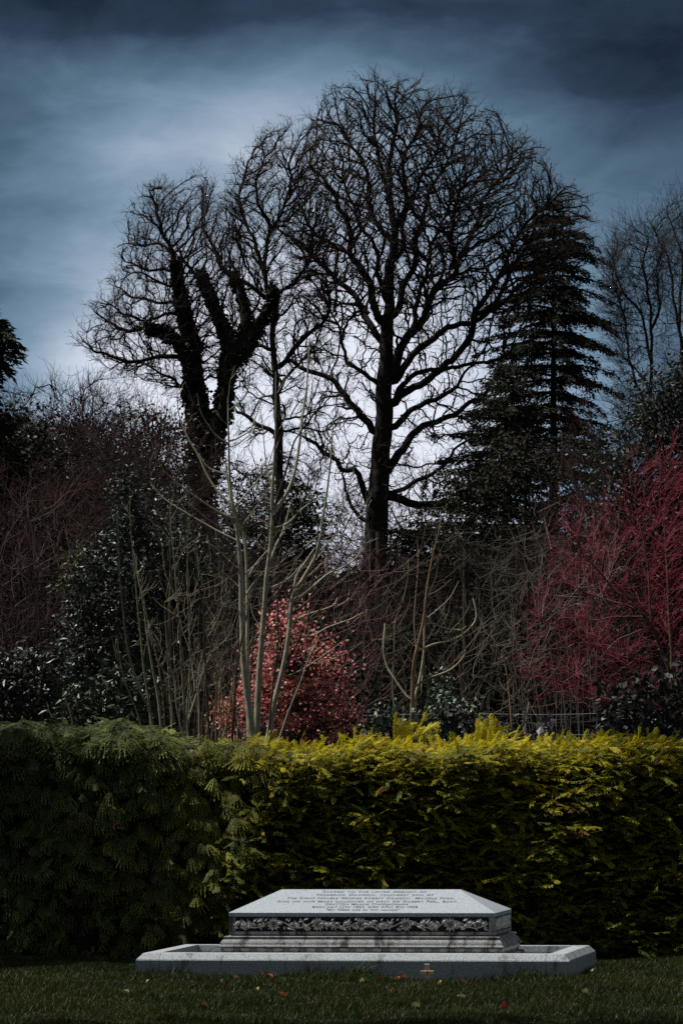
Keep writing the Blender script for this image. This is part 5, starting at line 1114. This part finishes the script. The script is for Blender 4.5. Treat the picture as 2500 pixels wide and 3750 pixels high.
shrub('copper_beech_bush', 'small bush with bright coppery red leaves glowing behind the saplings', 39.5, [(1000, 2300), (1010, 2220), (1060, 2210), (1100, 2260), (1130, 2340), (1230, 2350), (1225, 2450), (1290, 2470), (1190, 2520), (1270, 2560), (1310, 2640), (1200, 2680), (1150, 2740), (880, 2740), (860, 2640), (900, 2560), (900, 2450), (960, 2400)], 1070, 5, 5600, (.034, .026), M_RED, (.4, .1, .08), 205, per=11, crad=.15, depth=.5, colfn=redcol, droop=.1, flat=(-.6, -.9, 1.2))
shrub('copper_beech_bush', 'low sprays of copper red leaves at the foot of the tallest sapling', 39, [(790, 2640), (800, 2560), (860, 2540), (910, 2560), (920, 2700), (800, 2720)], 860, 2, 600, (.034, .024), M_RED, (.3, .06, .06), 206, per=12, crad=.10, depth=.5, colfn=redcol, droop=.1)
M_IVY = material('ivy_leaf', attr=True, rough=.55, spec=.45)
shrub('ivy_bush', 'ivy mound with grey-green and cream leaves behind the golden hedge below the pruned sapling', 37.0, [(1340, 2730), (1350, 2650), (1400, 2600), (1470, 2640), (1540, 2640), (1600, 2560), (1660, 2580), (1740, 2620), (1760, 2740)], 1560, 5, 2400, (.040, .034), M_IVY, (.055, .085, .060), 207, per=12, crad=.10, depth=.4, tint=(.22, (.24, .29, .20)))
shrub('ivy_bush', 'upright ivy-wrapped stump with pale leaves right of the pruned sapling', 38.0, [(1595, 2640), (1600, 2540), (1610, 2470), (1640, 2470), (1650, 2560), (1670, 2640)], 1620, 2, 700, (.036, .030), M_IVY, (.06, .09, .065), 208, per=10, crad=.07, depth=.6, tint=(.25, (.25, .30, .22)))
shrub('bramble', 'clump of big dull purple-grey bramble leaves on top of the golden hedge', 36.4, [(1800, 2700), (1820, 2640), (1900, 2620), (1960, 2640), (2060, 2660), (2070, 2720), (1800, 2730)], 1930, 3, 110, (.075, .062), M_IVY, (.075, .068, .082), 209, per=5, crad=.08, depth=.3, droop=.6, colvar=.35, curl=.15)
shrub('bramble', 'small clump of dark grey bramble leaves left of the wire fence', 36.4, [(1640, 2700), (1650, 2630), (1720, 2630), (1740, 2690), (1700, 2720)], 1690, 2, 60, (.07, .058), M_IVY, (.050, .050, .056), 210, per=5, crad=.07, depth=.3, droop=.6, curl=.15)
shrub('bramble', 'tall dark bramble thicket with round leaves at the right edge above the hedge', 36.8, [(2190, 2750), (2200, 2600), (2250, 2500), (2330, 2520), (2400, 2450), (2560, 2430), (2600, 2780)], 2400, 5, 1100, (.065, .054), M_IVY, (.030, .036, .030), 211, per=8, crad=.12, depth=.3, droop=.5, tint=(.12, (.07, .07, .07)), curl=.15)
shrub('yellow_conifer', 'little dull yellow-green conifer top glimpsed left of the holly', 46, [(240, 2130), (270, 2060), (300, 2010), (340, 2070), (330, 2150), (300, 2200)], 290, 1, 700, (.07, .012), M_NEEDLE, (.10, .10, .035), 212, per=14, crad=.10, depth=.6, cat='conifer', basey=2700)
shrub('holly_bush', 'little dark-leaved bush at the right of the tallest sapling foot', 38.4, [(905, 2720), (900, 2600), (950, 2600), (975, 2720)], 930, 2, 160, (.05, .03), M_GLOSS, (.045, .07, .06), 213, per=8, crad=.06, depth=.5)

# red-stemmed shrub filling the right side
def redbush():
    rng = np.random.default_rng(301); Y = 41.0
    J = lambda pts: cr(pts, 1850, 1600, .489)
    limbs = [(J([(1290, 2330), (1270, 2100), (1240, 1800), (1150, 1560), (1095, 1380), (1080, 1200), (1060, 950), (1020, 700), (950, 450), (930, 300)]), 9, 2, 0),
             (J([(1250, 1900), (1240, 1500), (1220, 1200), (1210, 900), (1180, 600), (1130, 350)]), 8, 2, .2),
             (J([(1150, 1560), (1090, 1400), (1000, 1300), (850, 1180), (700, 1010), (580, 880), (520, 780), (480, 700)]), 6, 1.5, -.3), (J([(1040, 1330), (950, 1280), (800, 1230), (680, 1190), (520, 1130), (400, 1080)]), 4, 1.3, .3),
             (J([(1020, 1350), (800, 1350), (650, 1370), (500, 1330)]), 3.5, 1.3, .2), (J([(1240, 1780), (1100, 1700), (900, 1650), (700, 1570), (550, 1490), (380, 1420), (250, 1350), (160, 1300)]), 5, 1.2, -.2),
             (J([(1260, 2000), (1180, 1920), (1050, 1830), (900, 1700), (760, 1620), (600, 1530)]), 5, 1.3, .3), (J([(1270, 2150), (1000, 2010), (740, 1960), (560, 1880), (400, 1830), (280, 1800), (150, 1780)]), 5, 1.2, .2),
             (J([(950, 1850), (830, 1750), (700, 1600), (600, 1500)]), 3.5, 1.2, -.4), (J([(740, 1960), (620, 1850), (450, 1760), (300, 1700), (200, 1620)]), 3, 1, .2)]
    poly = J([(1290, 2250), (1100, 2120), (700, 2050), (400, 2020), (170, 1960), (80, 1800), (110, 1620), (200, 1560), (140, 1420), (160, 1300), (280, 1150), (290, 1000), (310, 830), (440, 680), (560, 660), (700, 560), (740, 400), (880, 330), (860, 170), (960, 90), (1120, 150), (1260, 90), (1400, 60), (1650, 100), (1700, 1200), (1650, 2300)])
    root, full, rad, tm = bare_tree('dogwood_bush', 'big leafless bush of crimson stems filling the right side above the hedge', Y, limbs, poly, 1500, M_TWIG, step=.055, dk=.14, depth=.6,
        old=(.085, .065, .038), young=(.25, .030, .052), tip=.0020, thick=.011, seed=302, ntwig=1500, twigL=.22, twigr=.0014, kink=.15, lift=.22, jitter=.11, expo=2.3, wob=.15, cat='shrub', rmax=.0085, levels=2, crown='young_stems', radial=(P(2480, 2500, Y), .60), sides=7)
redbush()
# grey twiggy undergrowth in front of the gloom
def thicket(name, label, Y, x0, x1, y0, y1, n, L, col, seed, lift=.2, r=.0022, hdir=0, group=None, levels=3):
    rng = np.random.default_rng(seed); b = MB(); x = rng.uniform(x0, x1, n); y = rng.uniform(y0, y1, n)
    p = P(x, y, Y + rng.uniform(-.8, .8, n)); base = P((x0 + x1) / 2, 2740, Y); base[2] = 0
    src = p * np.array([.35, .6, 0]) + base * np.array([.65, .4, 0]); t = np.linspace(0, 1, 6)[None, :, None]; pth = src[:, None] + (p - src)[:, None] * t; pth[:, 1:5] += rng.normal(0, .03, (n, 4, 3)); pth[:, :, 0] += hdir * (t[..., 0] ** 2) * .3
    k = n // 4; chains(b, pth[:k], np.tile(np.linspace(.007, .003, 6), (k, 1)), 4, np.asarray(col) * .6)
    d = np.stack([rng.normal(hdir, .7, n), rng.normal(0, .5, n), rng.uniform(.0, 1, n)], -1); twig_sets(b, p, d, L, r, rng, levels=levels, segs=4, n2=3, col=col, bend=.35, lift=lift, colvar=.4)
    root = empty(name, base, label, 'shrub', group); b.build('twigs', M_TWIG, root, True, base)
GT = 'bare twiggy undergrowth behind the hedge'
thicket('twiggy_shrub', 'fine bare reddish-grey twigs sweeping right from behind the copper bush', 41.5, 900, 1400, 2080, 2620, 80, .50, (.11, .055, .052), 401, hdir=1.0, group=GT, r=.0032, levels=2)
thicket('twiggy_shrub', 'grey lichen-pale twigs tangled low right of the oak trunk', 50, 1350, 1900, 1980, 2450, 60, .5, (.055, .052, .038), 402, group=GT, r=.0042, levels=2)
thicket('twiggy_shrub', 'brownish twigs in the dark between pruned sapling and fence', 48, 1560, 2000, 2300, 2660, 70, .45, (.12, .095, .07), 403, group=GT, r=.0038, levels=2)
thicket('twiggy_shrub', 'purplish fine twigs at the left behind the holly', 47, 0, 330, 1850, 2500, 130, .5, (.050, .022, .027), 404, group=GT, r=.0038, levels=2)
thicket('twiggy_shrub', 'pale twigs tangled inside the left of the crimson bush', 43, 1900, 2250, 1950, 2600, 90, .40, (.20, .17, .15), 405, hdir=-.5, group=GT, r=.0028, levels=2)
thicket('twiggy_shrub', 'grey-brown twigs among the thin stems before the holly', 39.5, 600, 900, 2050, 2650, 90, .35, (.15, .115, .085), 406, group=GT, r=.0028, levels=2)

# wire mesh fence behind the golden hedge
def fence():
    Y = 38.6; xs = np.arange(1330, 2560, 1); a = P(1330, 2690, Y); b_ = P(2560, 2690, Y); root = empty('wire_fence', (a[0], Y, 0), 'thin galvanised wire mesh fence seen in the gap above the golden hedge', 'fence'); tm = (a[0], Y, 0)
    m = MB(); X = np.linspace(a[0], b_[0], 40); hs = [1.86 - .17 * k for k in range(10)]
    for h in hs: tube(m, np.stack([X, np.full(40, Y) + .01 * np.sin(X * 3), h + .006 * np.sin(X * 4 + h * 9)], -1), np.full(40, .0022), 5, (.30, .34, .38))
    for x in np.arange(a[0], b_[0], .15): tube(m, [(x, Y, .1), (x + .004, Y, 1.0), (x, Y, hs[0])], [.0015] * 3, 4, (.26, .29, .32))
    m.build('wire_mesh', material('galvanised_wire', attr=True, rough=.45, spec=.6), root, True, tm)
    for x in np.arange(a[0] + .35, b_[0], 1.9):
        p = MB(); tube(p, [(x, Y + .05, -.1), (x, Y + .05, 1.0), (x + .01, Y + .05, 1.93)], [.035, .034, .032], 8, (.09, .08, .05)); p.build('post', M_BARK, root, True, tm)
fence()

# unseen cedars added on the left, boughs placed to shade hedge ends and lawn
def cedar(name, label, tx, ty, H, boughs, seed):
    rng = np.random.default_rng(seed); f = MB(); g = MB()
    tube(g, [(tx, ty, -.1), (tx + .05, ty, H * .2), (tx - .05, ty + .1, H * .5), (tx, ty, H * .8), (tx + .1, ty, H)], [.42, .34, .28, .18, .05], 12, (.05, .04, .03))
    for a, b_, w, n in boughs:
        a = np.array(a); b_ = np.array(b_); s0 = np.array([tx, ty, min(a[2] - 1.0, H * .9)]); t = np.linspace(0, 1, 8)[:, None]
        br = s0 + (b_ - s0) * t + np.array([0, 0, 1]) * np.sin(t * 3.14) * .5; br = br + ((a - s0) - (b_ - s0) * .5) * (np.sin(t * 3.14)) * .3
        tube(g, br, np.linspace(.10, .02, 8), 6, (.05, .04, .03)); u = rng.random(n)[:, None]; c = a + (b_ - a) * u + rng.normal(0, 1, (n, 3)) * np.array([w * .45, w * .45, .16])
        leaf_quads(f, c, .30, .10, rng, col=(.035, .050, .030), colvar=.3, flat=(0, 0, 2))
    root = empty(name, (tx, ty, 0), label, 'tree'); tm = (tx, ty, 0)
    g.build('trunk', M_BARK, root, True, tm); f.build('foliage', M_NEEDLE, root, False, tm)
cedar('added_cedar', 'unseen cedar added beyond the left end of the hedge, its high boughs placed to shade both hedge ends', -11.0, 38.5, 14.5,
  [((-2.2, 36.0, 9.3), (.3, 36.2, 9.6), .9, 1400), ((-2.1, 34.9, 9.4), (.6, 34.7, 9.8), .8, 1000), ((-2.2, 37.2, 10.2), (1.0, 37.6, 10.6), 1.0, 1300),
   ((-9.0, 35.6, 9.0), (-7.0, 35.9, 9.3), .7, 600), ((-9.0, 34.8, 9.6), (-7.2, 34.9, 9.2), .7, 450), ((-9.0, 37, 9.5), (-7.2, 37.5, 10), .7, 450)], 501)
cedar('added_cedar', 'unseen cedar added left of the lawn, its high boughs placed to shade the near grass', -9.5, 24.0, 13.5,
  [((-8, 26.3, 8.0), (-1.4, 26.0, 8.2), 1.0, 2400), ((-8, 25.0, 8.6), (-1.0, 24.8, 8.8), 1.1, 2400), ((-7, 27.5, 8.8), (-2.6, 27.3, 9.0), .7, 500)], 502)
